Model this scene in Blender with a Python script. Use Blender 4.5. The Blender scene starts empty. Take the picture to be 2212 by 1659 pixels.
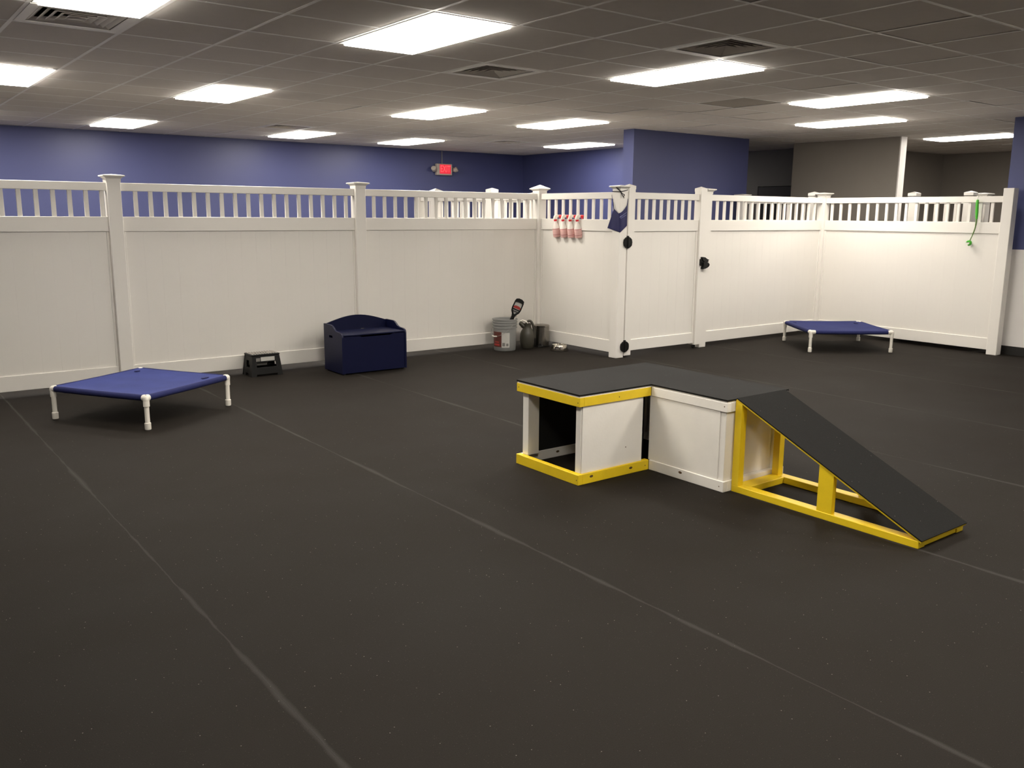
import bpy, bmesh, math, random
from mathutils import Vector, Matrix
random.seed(7)
scene = bpy.context.scene
col = scene.collection

# ------------------------------------------------------------------ camera, world, exposure
FPX, IW = 1902.47, 2212.0
YAW, PITCH, ROLL = 0.919004, -0.190089, 0.0077823
CAM_H = 1.553
cam_d = bpy.data.cameras.new('camera')
cam_d.sensor_width = 36.0
cam_d.lens = FPX / IW * 36.0
cam_d.clip_start = 0.05
cam = bpy.data.objects.new('camera', cam_d)
col.objects.link(cam)
scene.camera = cam
_f = Vector((math.cos(YAW)*math.cos(PITCH), math.sin(YAW)*math.cos(PITCH), math.sin(PITCH)))
_r = Vector((math.sin(YAW), -math.cos(YAW), 0))
_u = _r.cross(_f)
_r2 = _r*math.cos(ROLL) + _u*math.sin(ROLL)
_u2 = -_r*math.sin(ROLL) + _u*math.cos(ROLL)
M = Matrix((( _r2.x, _u2.x, -_f.x, 0), (_r2.y, _u2.y, -_f.y, 0), (_r2.z, _u2.z, -_f.z, CAM_H), (0, 0, 0, 1)))
cam.matrix_world = M

world = bpy.data.worlds.new('world')
scene.world = world
world.use_nodes = True
world.node_tree.nodes['Background'].inputs[0].default_value = (0.8, 0.8, 0.8, 1)
world.node_tree.nodes['Background'].inputs[1].default_value = 0.01

scene.view_settings.view_transform = 'Standard'
scene.view_settings.look = 'None'
scene.view_settings.gamma = 1.0
scene.view_settings.use_curve_mapping = False
scene.view_settings.exposure = 0.0

LIGHT_POWER = 28.5            # emission of the troffer diffusers
LIGHT_COL = (1.0, 0.935, 0.84)

# ------------------------------------------------------------------ materials
def lin(r, g, b):
    f = lambda c: (c/12.92 if c <= 0.04045 else ((c+0.055)/1.055)**2.4)
    return (f(r/255), f(g/255), f(b/255), 1.0)

def mat(name, rgb, rough=0.5, metal=0.0, var=0.06, scale=6.0, bump=0.0, bscale=200.0, spec=0.5, emit=None, trans=0.0, coat=0.0):
    m = bpy.data.materials.new(name)
    m.use_nodes = True
    nt = m.node_tree
    b = nt.nodes['Principled BSDF']
    b.inputs['Roughness'].default_value = rough
    b.inputs['Metallic'].default_value = metal
    b.inputs['Specular IOR Level'].default_value = spec
    b.inputs['Transmission Weight'].default_value = trans
    b.inputs['Coat Weight'].default_value = coat
    c = lin(*rgb)
    tc = nt.nodes.new('ShaderNodeTexCoord')
    if var > 0:
        n = nt.nodes.new('ShaderNodeTexNoise')
        n.inputs['Scale'].default_value = scale
        n.inputs['Detail'].default_value = 4
        nt.links.new(tc.outputs['Object'], n.inputs['Vector'])
        mix = nt.nodes.new('ShaderNodeMix'); mix.data_type = 'RGBA'
        mix.inputs[6].default_value = tuple(x*(1-var) for x in c[:3]) + (1,)
        mix.inputs[7].default_value = tuple(min(1, x*(1+var)) for x in c[:3]) + (1,)
        nt.links.new(n.outputs['Fac'], mix.inputs[0])
        nt.links.new(mix.outputs[2], b.inputs['Base Color'])
    else:
        b.inputs['Base Color'].default_value = c
    if bump > 0:
        n2 = nt.nodes.new('ShaderNodeTexNoise')
        n2.inputs['Scale'].default_value = bscale
        n2.inputs['Detail'].default_value = 3
        nt.links.new(tc.outputs['Object'], n2.inputs['Vector'])
        bp = nt.nodes.new('ShaderNodeBump')
        bp.inputs['Strength'].default_value = bump
        bp.inputs['Distance'].default_value = 0.002
        nt.links.new(n2.outputs['Fac'], bp.inputs['Height'])
        nt.links.new(bp.outputs['Normal'], b.inputs['Normal'])
    if emit:
        b.inputs['Emission Color'].default_value = tuple(emit[:3]) + (1,)
        b.inputs['Emission Strength'].default_value = emit[3]
    return m

def rubber_mat(name, base, fleck=0.965, seams=False, rough=0.6):
    m = bpy.data.materials.new(name)
    m.use_nodes = True
    nt = m.node_tree; N = nt.nodes; L = nt.links
    b = N['Principled BSDF']
    b.inputs['Specular IOR Level'].default_value = 0.09
    tc = N.new('ShaderNodeTexCoord')
    # mottled rubber
    n1 = N.new('ShaderNodeTexNoise'); n1.inputs['Scale'].default_value = 1.3; n1.inputs['Detail'].default_value = 6
    L.new(tc.outputs['Object'], n1.inputs['Vector'])
    n2 = N.new('ShaderNodeTexNoise'); n2.inputs['Scale'].default_value = 260; n2.inputs['Detail'].default_value = 2
    L.new(tc.outputs['Object'], n2.inputs['Vector'])
    c = lin(*base)[:3]
    mx = N.new('ShaderNodeMix'); mx.data_type = 'RGBA'
    mx.inputs[6].default_value = tuple(x*0.82 for x in c) + (1,)
    mx.inputs[7].default_value = tuple(x*1.18 for x in c) + (1,)
    L.new(n1.outputs['Fac'], mx.inputs[0])
    mx2 = N.new('ShaderNodeMix'); mx2.data_type = 'RGBA'; mx2.blend_type = 'MULTIPLY'; mx2.inputs[0].default_value = 0.5
    L.new(mx.outputs[2], mx2.inputs[6])
    cr = N.new('ShaderNodeValToRGB')
    cr.color_ramp.elements[0].position = 0.3; cr.color_ramp.elements[0].color = (0.55, 0.55, 0.55, 1)
    cr.color_ramp.elements[1].position = 0.75; cr.color_ramp.elements[1].color = (1.25, 1.25, 1.25, 1)
    L.new(n2.outputs['Fac'], cr.inputs[0]); L.new(cr.outputs[0], mx2.inputs[7])
    last = mx2.outputs[2]
    # pale flecks embedded in the rubber, two sizes
    for sc_, gate, rad, colr in ((75.0, fleck, 0.13, (0.23, 0.22, 0.195, 1)), (150.0, fleck-0.08, 0.16, (0.062, 0.058, 0.052, 1))):
        v = N.new('ShaderNodeTexVoronoi'); v.inputs['Scale'].default_value = sc_
        L.new(tc.outputs['Object'], v.inputs['Vector'])
        lt = N.new('ShaderNodeMath'); lt.operation = 'LESS_THAN'; lt.inputs[1].default_value = rad
        L.new(v.outputs['Distance'], lt.inputs[0])
        sp = N.new('ShaderNodeSeparateColor'); L.new(v.outputs['Color'], sp.inputs[0])
        gt = N.new('ShaderNodeMath'); gt.operation = 'GREATER_THAN'; gt.inputs[1].default_value = gate
        L.new(sp.outputs[0], gt.inputs[0])
        mu = N.new('ShaderNodeMath'); mu.operation = 'MULTIPLY'
        L.new(lt.outputs[0], mu.inputs[0]); L.new(gt.outputs[0], mu.inputs[1])
        m3 = N.new('ShaderNodeMix'); m3.data_type = 'RGBA'
        L.new(mu.outputs[0], m3.inputs[0]); L.new(last, m3.inputs[6]); m3.inputs[7].default_value = colr
        last = m3.outputs[2]
    if seams:
        # chalky dust worked into the joints between the rolls
        sx = N.new('ShaderNodeSeparateXYZ'); L.new(tc.outputs['Object'], sx.inputs[0])
        nw = N.new('ShaderNodeTexNoise'); nw.inputs['Scale'].default_value = 5.0; nw.inputs['Detail'].default_value = 5
        L.new(tc.outputs['Object'], nw.inputs['Vector'])
        def math_(op, a, bb=None, c2=None):
            q = N.new('ShaderNodeMath'); q.operation = op
            for i, x in enumerate((a, bb, c2)):
                if x is None: continue
                if isinstance(x, (int, float)): q.inputs[i].default_value = x
                else: L.new(x, q.inputs[i])
            return q.outputs[0]
        w = math_('MULTIPLY_ADD', nw.outputs['Fac'], 0.016, -0.008)
        x = math_('ADD', sx.outputs[0], w)
        x = math_('MULTIPLY_ADD', x, 1/SEAM_PITCH, 0.5 - SEAM_X0/SEAM_PITCH)
        x = math_('FRACT', x)
        x = math_('ABSOLUTE', math_('SUBTRACT', x, 0.5))
        x = math_('MULTIPLY', x, SEAM_PITCH)
        nl = N.new('ShaderNodeTexNoise'); nl.inputs['Scale'].default_value = 1.6; nl.inputs['Detail'].default_value = 4
        L.new(tc.outputs['Object'], nl.inputs['Vector'])
        width = math_('MULTIPLY_ADD', nl.outputs['Fac'], 0.085, -0.031)
        k = math_('DIVIDE', x, math_('MAXIMUM', width, 0.004))
        k = math_('SUBTRACT', 1.0, k)
        cl = N.new('ShaderNodeClamp'); L.new(k, cl.inputs[0])
        k = math_('POWER', cl.outputs[0], 0.8)
        k = math_('MULTIPLY', k, math_('MULTIPLY_ADD', n2.outputs['Fac'], 0.35, 0.35))
        m4 = N.new('ShaderNodeMix'); m4.data_type = 'RGBA'
        L.new(k, m4.inputs[0]); L.new(last, m4.inputs[6]); m4.inputs[7].default_value = (0.062, 0.059, 0.054, 1)
        last = m4.outputs[2]
    L.new(last, b.inputs['Base Color'])
    rr = N.new('ShaderNodeMapRange'); rr.inputs['To Min'].default_value = rough-0.08; rr.inputs['To Max'].default_value = rough+0.12
    L.new(n1.outputs['Fac'], rr.inputs[0]); L.new(rr.outputs[0], b.inputs['Roughness'])
    bp = N.new('ShaderNodeBump'); bp.inputs['Strength'].default_value = 0.35; bp.inputs['Distance'].default_value = 0.002
    L.new(n2.outputs['Fac'], bp.inputs['Height']); L.new(bp.outputs['Normal'], b.inputs['Normal'])
    return m

SEAM_X0, SEAM_PITCH = 1.0, 1.478
VINYL = mat('white_vinyl', (226, 222, 215), 0.34, var=0.02, scale=3)
RUBBER = rubber_mat('rubber_floor', (35, 31, 27), seams=True, rough=0.72)
RUBBER_TOP = rubber_mat('rubber_top', (29, 28, 27), fleck=0.985, rough=0.7)
TILE = mat('ceiling_tile_board', (230, 223, 216), 0.9, var=0.04, scale=14, bump=0.35, bscale=90, spec=0.2)
TILE_OLD = mat('ceiling_tile_stained', (184, 176, 166), 0.9, var=0.08, scale=9, bump=0.35, bscale=90, spec=0.2)
GRID = mat('grid_metal', (250, 247, 242), 0.45, var=0.02)
LAMP_FRAME = mat('lamp_frame_metal', (246, 242, 236), 0.4, var=0.02)
DIFF = mat('lit_diffuser', (240, 240, 236), 0.6, var=0, emit=LIGHT_COL + (LIGHT_POWER,))
DOWN = mat('downlight_lens', (240, 240, 236), 0.6, var=0, emit=LIGHT_COL + (90.0,))
VENT = mat('vent_metal', (226, 218, 208), 0.45, var=0.05)
VENT_DARK = mat('vent_duct', (60, 56, 52), 0.8, var=0.1)
BLUE = mat('blue_wall_paint', (66, 71, 113), 0.45, var=0.05, scale=0.9, bump=0.12, bscale=160, spec=0.4)
WHITE_WALL = mat('white_wainscot_paint', (224, 220, 216), 0.5, var=0.03)
GREY_WALL = mat('grey_wall_paint', (138, 131, 123), 0.6, var=0.04, bump=0.1)
GREY_DARK = mat('dark_grey_hall_wall', (104, 101, 96), 0.6, var=0.04, bump=0.1)  # darker grey than the other grey walls, used in the hall
BASE_BLACK = mat('black_cove_base', (24, 22, 20), 0.5, var=0.1)
DOOR_BROWN = mat('dark_door_wood', (24, 15, 11), 0.5, var=0.12)
YELLOW = mat('yellow_painted_wood', (238, 204, 30), 0.5, var=0.10, scale=9, bump=0.3, bscale=60)
WHITE_WOOD = mat('white_painted_wood', (240, 236, 228), 0.5, var=0.05, scale=8, bump=0.25, bscale=60)
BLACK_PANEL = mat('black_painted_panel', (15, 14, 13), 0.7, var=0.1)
KNOT = mat('wood_knot', (92, 70, 38), 0.7, var=0.2, scale=40)
FABRIC = mat('blue_cot_fabric', (53, 62, 118), 0.85, var=0.24, scale=5, bump=0.5, bscale=420, spec=0.2)
FABRIC_GRAZING = mat('blue_cot_fabric_grazing', (43, 49, 94), 0.85, var=0.2, scale=5, bump=0.5, bscale=420, spec=0.15)  # same cot fabric, its dimmer sheen at grazing angle put into the colour
FABRIC_D = mat('blue_cot_hem', (36, 40, 84), 0.85, var=0.12, scale=20, bump=0.5, bscale=420, spec=0.2)
PVC = mat('white_pvc_pipe', (226, 221, 210), 0.35, var=0.03)
BLACK_RUB = mat('black_rubber_tip', (18, 17, 16), 0.7, var=0.1)
NAVY = mat('navy_lacquer', (11, 15, 46), 0.42, var=0.08, scale=4, spec=0.22)
NAVY_IN = mat('chest_dark_gap', (8, 9, 18), 0.7, var=0.05)
STEEL = mat('brushed_steel', (150, 146, 140), 0.24, 1.0, var=0.05, scale=20)
STEEL_B = mat('bowl_steel', (214, 208, 196), 0.13, 1.0, var=0.04)
BLACK_PL = mat('black_plastic', (13, 12, 11), 0.5, var=0.1, spec=0.3)
GREY_PAIL = mat('grey_pail_plastic', (136, 136, 134), 0.45, var=0.04)
LABEL_W = mat('white_label_paper', (190, 188, 182), 0.6, var=0.05, scale=60)
LABEL_G = mat('grey_label_print', (120, 117, 112), 0.6, var=0.15, scale=80)
LABEL_BR = mat('brown_label_print', (92, 44, 34), 0.6, var=0.25, scale=40)
LABEL_RED = mat('red_label_print', (170, 52, 48), 0.6, var=0.15, scale=60)
JUG = mat('dark_olive_jug_plastic', (62, 59, 50), 0.4, var=0.08)
RED_PL = mat('red_plastic', (205, 30, 42), 0.35, var=0.05)
BOTTLE = mat('translucent_bottle', (224, 216, 208), 0.35, var=0.04)
PINK = mat('pink_bottle_fill', (226, 182, 176), 0.35, var=0.10, scale=30)
PINK_D = mat('pink_print', (176, 104, 104), 0.5, var=0.15, scale=60)
BANDANA = mat('navy_bandana_cloth', (22, 22, 74), 0.7, var=0.2, scale=18, bump=0.4, bscale=300)
BANDANA_P = mat('pale_print_on_cloth', (112, 116, 158), 0.6, var=0.3, scale=60)
CORD = mat('black_cord', (16, 15, 18), 0.7, var=0.1)
GREEN = mat('green_plastic', (72, 178, 46), 0.4, var=0.12, scale=30)
GREEN_D = mat('olive_green_plastic', (92, 122, 62), 0.4, var=0.08)
WIRE = mat('grey_wire', (150, 146, 142), 0.5, 0.3, var=0.05)
EXIT_BODY = mat('exit_housing', (176, 166, 156), 0.5, var=0.05)
EXIT_FACE = mat('exit_face_lit', (150, 20, 30), 0.5, var=0, emit=(0.85, 0.02, 0.05, 0.75))
EXIT_LET = mat('exit_letters_lit', (240, 60, 60), 0.5, var=0, emit=(1.0, 0.10, 0.10, 1.15))
STRIP_W = mat('white_grip_strip', (214, 208, 198), 0.6, var=0.04)

# ------------------------------------------------------------------ mesh helpers
def box(bm, x0, x1, y0, y1, z0, z1, bev=0.0, mtx=None):
    vs = [bm.verts.new((x, y, z)) for x in (x0, x1) for y in (y0, y1) for z in (z0, z1)]
    fs = []
    for q in ((0, 1, 3, 2), (4, 6, 7, 5), (0, 4, 5, 1), (2, 3, 7, 6), (0, 2, 6, 4), (1, 5, 7, 3)):
        fs.append(bm.faces.new([vs[i] for i in q]))
    if bev > 0:
        es = list({e for f in fs for e in f.edges})
        r = bmesh.ops.bevel(bm, geom=es, offset=bev, segments=1, affect='EDGES', profile=0.5)
        vs = list({v for f in r['faces'] for v in f.verts} | {v for v in vs if v.is_valid})
    if mtx is not None:
        bmesh.ops.transform(bm, matrix=mtx, verts=[v for v in vs if v.is_valid])
    return vs

def prism(bm, pts, fn, d0, d1):
    """pts: 2-D outline, fn(a, b, d) -> 3-D point; extruded from d0 to d1"""
    a = [bm.verts.new(fn(p[0], p[1], d0)) for p in pts]
    b = [bm.verts.new(fn(p[0], p[1], d1)) for p in pts]
    n = len(pts)
    bm.faces.new(a); bm.faces.new(b[::-1])
    for i in range(n):
        bm.faces.new((a[i], b[i], b[(i+1) % n], a[(i+1) % n]))
    return a + b

def lathe(bm, prof, seg=24, origin=(0, 0, 0), mtx=None, cap0=True, cap1=True):
    rings = []
    for r, z in prof:
        rings.append([bm.verts.new((r*math.cos(2*math.pi*i/seg), r*math.sin(2*math.pi*i/seg), z)) for i in range(seg)])
    for a, b in zip(rings, rings[1:]):
        for i in range(seg):
            j = (i+1) % seg
            bm.faces.new((a[i], a[j], b[j], b[i]))
    if cap0: bm.faces.new(rings[0][::-1])
    if cap1: bm.faces.new(rings[-1])
    vs = [v for r in rings for v in r]
    if mtx is None: mtx = Matrix.Translation(origin)
    bmesh.ops.transform(bm, matrix=mtx, verts=vs)
    return vs

def tube(bm, pts, rad, seg=10, flat=1.0):
    pts = [Vector(p) for p in pts]
    n = len(pts)
    rads = rad if isinstance(rad, (list, tuple)) else [rad]*n
    rings = []
    ref = None
    for i in range(n):
        t = (pts[min(i+1, n-1)] - pts[max(i-1, 0)]).normalized()
        if ref is None:
            ref = Vector((0, 0, 1)) if abs(t.z) < 0.9 else Vector((1, 0, 0))
        s = t.cross(ref).normalized()
        ref = s.cross(t).normalized()
        rings.append([bm.verts.new(pts[i] + rads[i]*(s*math.cos(2*math.pi*k/seg) + ref*flat*math.sin(2*math.pi*k/seg))) for k in range(seg)])
    for a, b in zip(rings, rings[1:]):
        for k in range(seg):
            j = (k+1) % seg
            bm.faces.new((a[k], a[j], b[j], b[k]))
    bm.faces.new(rings[0][::-1]); bm.faces.new(rings[-1])

def smooth_path(pts, n=6):
    P = [Vector(p) for p in pts]
    out = []
    for i in range(len(P)-1):
        p0 = P[max(i-1, 0)]; p1 = P[i]; p2 = P[i+1]; p3 = P[min(i+2, len(P)-1)]
        for k in range(n):
            t = k/n
            out.append(0.5*((2*p1) + (p2-p0)*t + (2*p0-5*p1+4*p2-p3)*t*t + (-p0+3*p1-3*p2+p3)*t**3))
    out.append(P[-1])
    return out

def finish(bm, name, m, smooth=False, angle=35):
    bmesh.ops.recalc_face_normals(bm, faces=bm.faces)
    me = bpy.data.meshes.new(name)
    bm.to_mesh(me); bm.free()
    me.materials.append(m)
    if smooth:
        for p in me.polygons: p.use_smooth = True
        try: me.set_sharp_from_angle(angle=math.radians(angle))
        except Exception: pass
    return me

def link(name, me, parent=None, loc=(0, 0, 0), rz=0.0):
    o = bpy.data.objects.new(name, me)
    col.objects.link(o)
    o.parent = parent
    o.location = loc
    o.rotation_euler = (0, 0, rz)
    return o

def part(name, m, parent, build, smooth=False, label=None, angle=35):
    bm = bmesh.new()
    build(bm)
    o = link(name, finish(bm, name, m, smooth, angle), parent)
    if label: o['label'] = label
    return o

def bpart(name, m, parent, *b, bev=0.0, label=None):
    return part(name, m, parent, lambda bm: box(bm, *b, bev=bev), label=label)

def thing(name, label, cat, loc=(0, 0, 0), rz=0.0, group=None):
    o = bpy.data.objects.new(name, None)
    o.empty_display_size = 0.1
    col.objects.link(o)
    o.location = loc; o.rotation_euler = (0, 0, rz)
    o['label'] = label; o['category'] = cat
    if group: o['group'] = group
    return o

def struct(name, m, build, parent=None, smooth=False):
    bm = bmesh.new(); build(bm)
    o = link(name, finish(bm, name, m, smooth), parent)
    if parent is None: o['kind'] = 'structure'
    return o

def copy_tree(o, parent=None):
    c = o.copy(); col.objects.link(c); c.parent = parent
    for ch in list(o.children): copy_tree(ch, c)
    return c

# ------------------------------------------------------------------ room shell
X0, X1, Y0, Y1 = -4.6, 17.0, -4.6, 13.75
CEIL = CAM_H + 1.11583
T = 0.6096
OX, OY = 2.81119, 4.4326
WR = 10.72

floor = struct('floor', BASE_BLACK, lambda bm: box(bm, X0, X1, Y0, Y1, -0.12, -0.009))
k0 = math.floor((X0-SEAM_X0)/SEAM_PITCH)
k = k0
while SEAM_X0 + k*SEAM_PITCH < X1:
    a = max(X0, SEAM_X0+k*SEAM_PITCH); b = min(X1, SEAM_X0+(k+1)*SEAM_PITCH)
    part('rubber_roll', RUBBER, floor, lambda bm: box(bm, a+0.0002, b-0.0002, Y0, Y1, -0.009, 0.0))
    k += 1

# ceiling: deck above, lay-in tiles and the metal grid below
LIGHTS = {  # grid cell (i, j) -> label; a lamp covers cells j and j+1
    (-3, 0): 'lit ceiling light cut off by the top edge at upper left, next to a vent',
    (-3, 6): 'lit ceiling light cut off by the left edge of the photo',
    (0, 6): 'lit ceiling light above the blue cot side, second from left edge',
    (0, 12): 'small far lit ceiling light close to the back blue wall, leftmost one there',
    (4, 12): 'far lit ceiling light with a dark vent just beside it near back wall',
    (0, 0): 'largest lit ceiling light at top centre, nearest to the viewer',
    (4, 6): 'lit ceiling light over the navy chest, mid ceiling right of centre',
    (7, 12): 'far lit ceiling light just left above the exit sign',
    (7, 6): 'lit ceiling light above the corner of the fence with bucket',
    (11, 10): 'far lit ceiling light nearest the blue wall corner, right of exit sign',
    (4, 0): 'long lit ceiling light directly below the square vent, right of centre',
    (8, 0): 'upper of the two long lit ceiling lights above the right cot',
    (11, 2): 'lower of the two long lit ceiling lights above the right cot',
    (16, 2): 'lit ceiling light partly hidden by the blue wall end at right edge',
}
HIDDEN_LIGHTS = [(-3, -6), (0, -6), (4, -6), (8, -6), (-3, 12), (-8, 6), (4, -12), (8, -12), (14, 12), (16, -2), (20, -2)]  # unseen lamps; those for hall, far room and near-left floor added for brightness
VENTS = {(-3, 2): 'square ceiling air vent at upper left against the largest cut-off light',
         (2, 2): 'square ceiling air vent in the middle, beside the nearest big light',
         (3, -1): 'square ceiling air vent at upper right above a long light',
         (3, 11): 'far ceiling air vent beside a light near the back blue wall',
         (9, 11): 'far ceiling air vent above the blue wall corner'}
occupied = set()
for (i, j) in list(LIGHTS) + HIDDEN_LIGHTS:
    occupied.add((i, j)); occupied.add((i, j+1))
for c in VENTS: occupied.add(c)

ceiling = struct('ceiling', VENT_DARK, lambda bm: box(bm, X0, X1, Y0, Y1, CEIL+0.16, CEIL+0.24))
i0, i1 = math.floor((X0-OX)/T), math.ceil((X1-OX)/T)
j0, j1 = math.floor((Y0-OY)/T), math.ceil((Y1-OY)/T)
cells = []
for i in range(i0, i1):
    for j in range(j0, j1):
        if (i, j) in occupied: continue
        xa, xb = max(X0, OX+i*T), min(X1, OX+(i+1)*T)
        ya, yb = max(Y0, OY+j*T), min(Y1, OY+(j+1)*T)
        if xb-xa < 0.05 or yb-ya < 0.05: continue
        c = Vector(((xa+xb)/2, (ya+yb)/2, CEIL-CAM_H))
        d = c.dot(_f)
        vis = d > 0.5 and abs(c.dot(_r2)/d) < 0.66 and c.dot(_u2)/d < 0.50
        full = (xb-xa > T-0.01 and yb-ya > T-0.01)
        cells.append((not (vis and full), c.length, i, j, xa, xb, ya, yb))
cells.sort(key=lambda c: c[:4])
bmt = bmesh.new()
e = T/2-0.004
# tile with a slightly eased lower edge
a_ = [bmt.verts.new((sx*(e-0.004), sy*(e-0.004), 0)) for sx, sy in ((-1, -1), (1, -1), (1, 1), (-1, 1))]
b_ = [bmt.verts.new((sx*e, sy*e, 0.004)) for sx, sy in ((-1, -1), (1, -1), (1, 1), (-1, 1))]
c_ = [bmt.verts.new((sx*e, sy*e, 0.016)) for sx, sy in ((-1, -1), (1, -1), (1, 1), (-1, 1))]
bmt.faces.new(a_[::-1]); bmt.faces.new(c_)
for p, q in ((a_, b_), (b_, c_)):
    for s in range(4): bmt.faces.new((p[s], p[(s+1) % 4], q[(s+1) % 4], q[s]))
tile_me = finish(bmt, 'ceiling_tile', TILE)
tile_old = tile_me.copy(); tile_old.materials.clear(); tile_old.materials.append(TILE_OLD)
rest = bmesh.new()
n = 0
for hid, dist, i, j, xa, xb, ya, yb in cells:
    if not hid and n < 298:
        n += 1
        o = link('ceiling_tile', tile_old if (i, j) == (7, 2) else tile_me, ceiling, ((xa+xb)/2, (ya+yb)/2, CEIL+0.0006))
        u = random.random()
        if u < 0.22 and not any((i+a, j+b) in occupied for a in (-1, 0, 1) for b in (-1, 0, 1)):      # a few tiles sit crooked or sag in the grid
            o.rotation_euler = (random.uniform(-1, 1)*0.005, random.uniform(-1, 1)*0.005, 0)
            o.location.z += 0.003
        if (i, j) == (7, 2): o.location.z += 0.004
    else:
        box(rest, xa+0.004, xb-0.004, ya+0.004, yb-0.004, CEIL+0.0006, CEIL+0.0166)
o = link('ceiling_tile_field', finish(rest, 'ceiling_tile_field', TILE), ceiling)
o['kind'] = 'stuff'
def grid_build(bm):
    for i in range(i0, i1+1):
        x = OX+i*T
        if X0 < x < X1: box(bm, x-0.012, x+0.012, Y0, Y1, CEIL-0.0008, CEIL+0.0003)
    for j in range(j0, j1+1):
        y = OY+j*T
        if not (Y0 < y < Y1): continue
        for i in range(i0, i1):
            xa, xb = max(X0, OX+i*T+0.0125), min(X1, OX+(i+1)*T-0.0125)
            # no cross tee through the middle of a two-cell lamp
            if (i, j-1) in list(LIGHTS) + HIDDEN_LIGHTS: continue
            if xb > xa: box(bm, xa, xb, y-0.012, y+0.012, CEIL-0.0006, CEIL+0.0003)
o = struct('ceiling_grid', GRID, grid_build, ceiling)
o['kind'] = 'stuff'

# ceiling lights
def light_proto():
    t = thing('ceiling_light', '', 'ceiling light')
    def frame(bm):
        w, l, s, k = T-0.026, 2*T-0.026, 0.027, 0.0
        for a in ((-w/2, w/2, -l/2, -l/2+s), (-w/2, w/2, l/2-s, l/2), (-w/2, -w/2+s, -l/2+s, l/2-s), (w/2-s, w/2, -l/2+s, l/2-s)):
            box(bm, a[0], a[1], a[2], a[3], -0.004, 0.014, bev=0.002)
        box(bm, -w/2, w/2, -l/2, l/2, 0.03, 0.11)
    part('frame', LAMP_FRAME, t, frame)
    def diff(bm):
        box(bm, -T/2+0.0405, T/2-0.0405, -T+0.0405, T-0.0405, -0.018, 0.006)  # lens dropped below the frame so its glowing sides brighten the ceiling
    part('diffuser', DIFF, t, diff)
    return t
proto = light_proto()
first = True
for lst, grp in ((list(LIGHTS.items()), 'recessed ceiling lights in view'), ([(c, 'unseen ceiling light added out of view to light the scene') for c in HIDDEN_LIGHTS], 'added ceiling lights out of view')):
    for (i, j), lab in lst:
        t = proto if first else copy_tree(proto)
        first = False
        t.location = (OX+(i+0.5)*T, OY+(j+1)*T, CEIL)
        t['label'] = lab; t['group'] = grp

# ceiling vents: flat frame, sloping concentric louvres, dark duct above
def vent_proto():
    t = thing('air_vent', '', 'air vent')
    W = T/2-0.013; I = 0.238
    def frame(bm):
        for a in ((-W, W, -W, -I), (-W, W, I, W), (-W, -I, -I, I), (I, W, -I, I)):
            box(bm, a[0], a[1], a[2], a[3], -0.003, 0.003)
    part('frame', LAMP_FRAME, t, frame)
    part('duct', VENT_DARK, t, lambda bm: [box(bm, -I, I, -I, I, 0.085, 0.09)] + [box(bm, *q, 0.003, 0.085) for q in ((-I-0.004, -I, -I, I), (I, I+0.004, -I, I), (-I, I, -I-0.004, -I), (-I, I, I, I+0.004))])
    for r in range(5):
        ro = 0.232 - r*0.044
        ri = ro - 0.034
        def lv(bm, ro=ro, ri=ri):
            for dz in (0,):
                A = [bm.verts.new((sx*ro, sy*ro, 0.003)) for sx, sy in ((-1, -1), (1, -1), (1, 1), (-1, 1))]
                B = [bm.verts.new((sx*ri, sy*ri, 0.022)) for sx, sy in ((-1, -1), (1, -1), (1, 1), (-1, 1))]
                A2 = [bm.verts.new((sx*(ro-0.003), sy*(ro-0.003), 0.002)) for sx, sy in ((-1, -1), (1, -1), (1, 1), (-1, 1))]
                B2 = [bm.verts.new((sx*(ri-0.003), sy*(ri-0.003), 0.021)) for sx, sy in ((-1, -1), (1, -1), (1, 1), (-1, 1))]
                for s in range(4):
                    q = (s+1) % 4
                    bm.faces.new((A[s], A[q], B[q], B[s])); bm.faces.new((A2[s], B2[s], B2[q], A2[q]))
                    bm.faces.new((A[s], A2[s], A2[q], A[q])); bm.faces.new((B[s], B[q], B2[q], B2[s]))
        part('louvre', VENT, t, lv)
    return t
vp = vent_proto()
for k_, ((i, j), lab) in enumerate(VENTS.items()):
    t = vp if k_ == 0 else copy_tree(vp)
    t.location = (OX+(i+0.5)*T, OY+(j+0.5)*T, CEIL)
    t['label'] = lab; t['group'] = 'square ceiling vents'

# two small round downlights on the right; hidden extra added to light the hall
for (x, y), lab in (((11.53, 8.35), 'small round ceiling downlight between blue wall and grey wall'), ((14.54, 6.51), 'small round ceiling downlight at the far right edge'), ((11.75, 10.9), 'unseen round downlight added to brighten the hall, hidden behind the blue wall end')):
    t = thing('downlight', lab, 'ceiling light', (x, y, CEIL), 0, 'round downlights')
    part('trim_ring', LAMP_FRAME, t, lambda bm: lathe(bm, [(0.075, -0.008), (0.098, -0.006), (0.102, -0.001), (0.075, -0.001)], 28), True)
    part('lens', DOWN, t, lambda bm: lathe(bm, [(0.074, -0.006), (0.074, -0.002)], 28), True)

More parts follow.
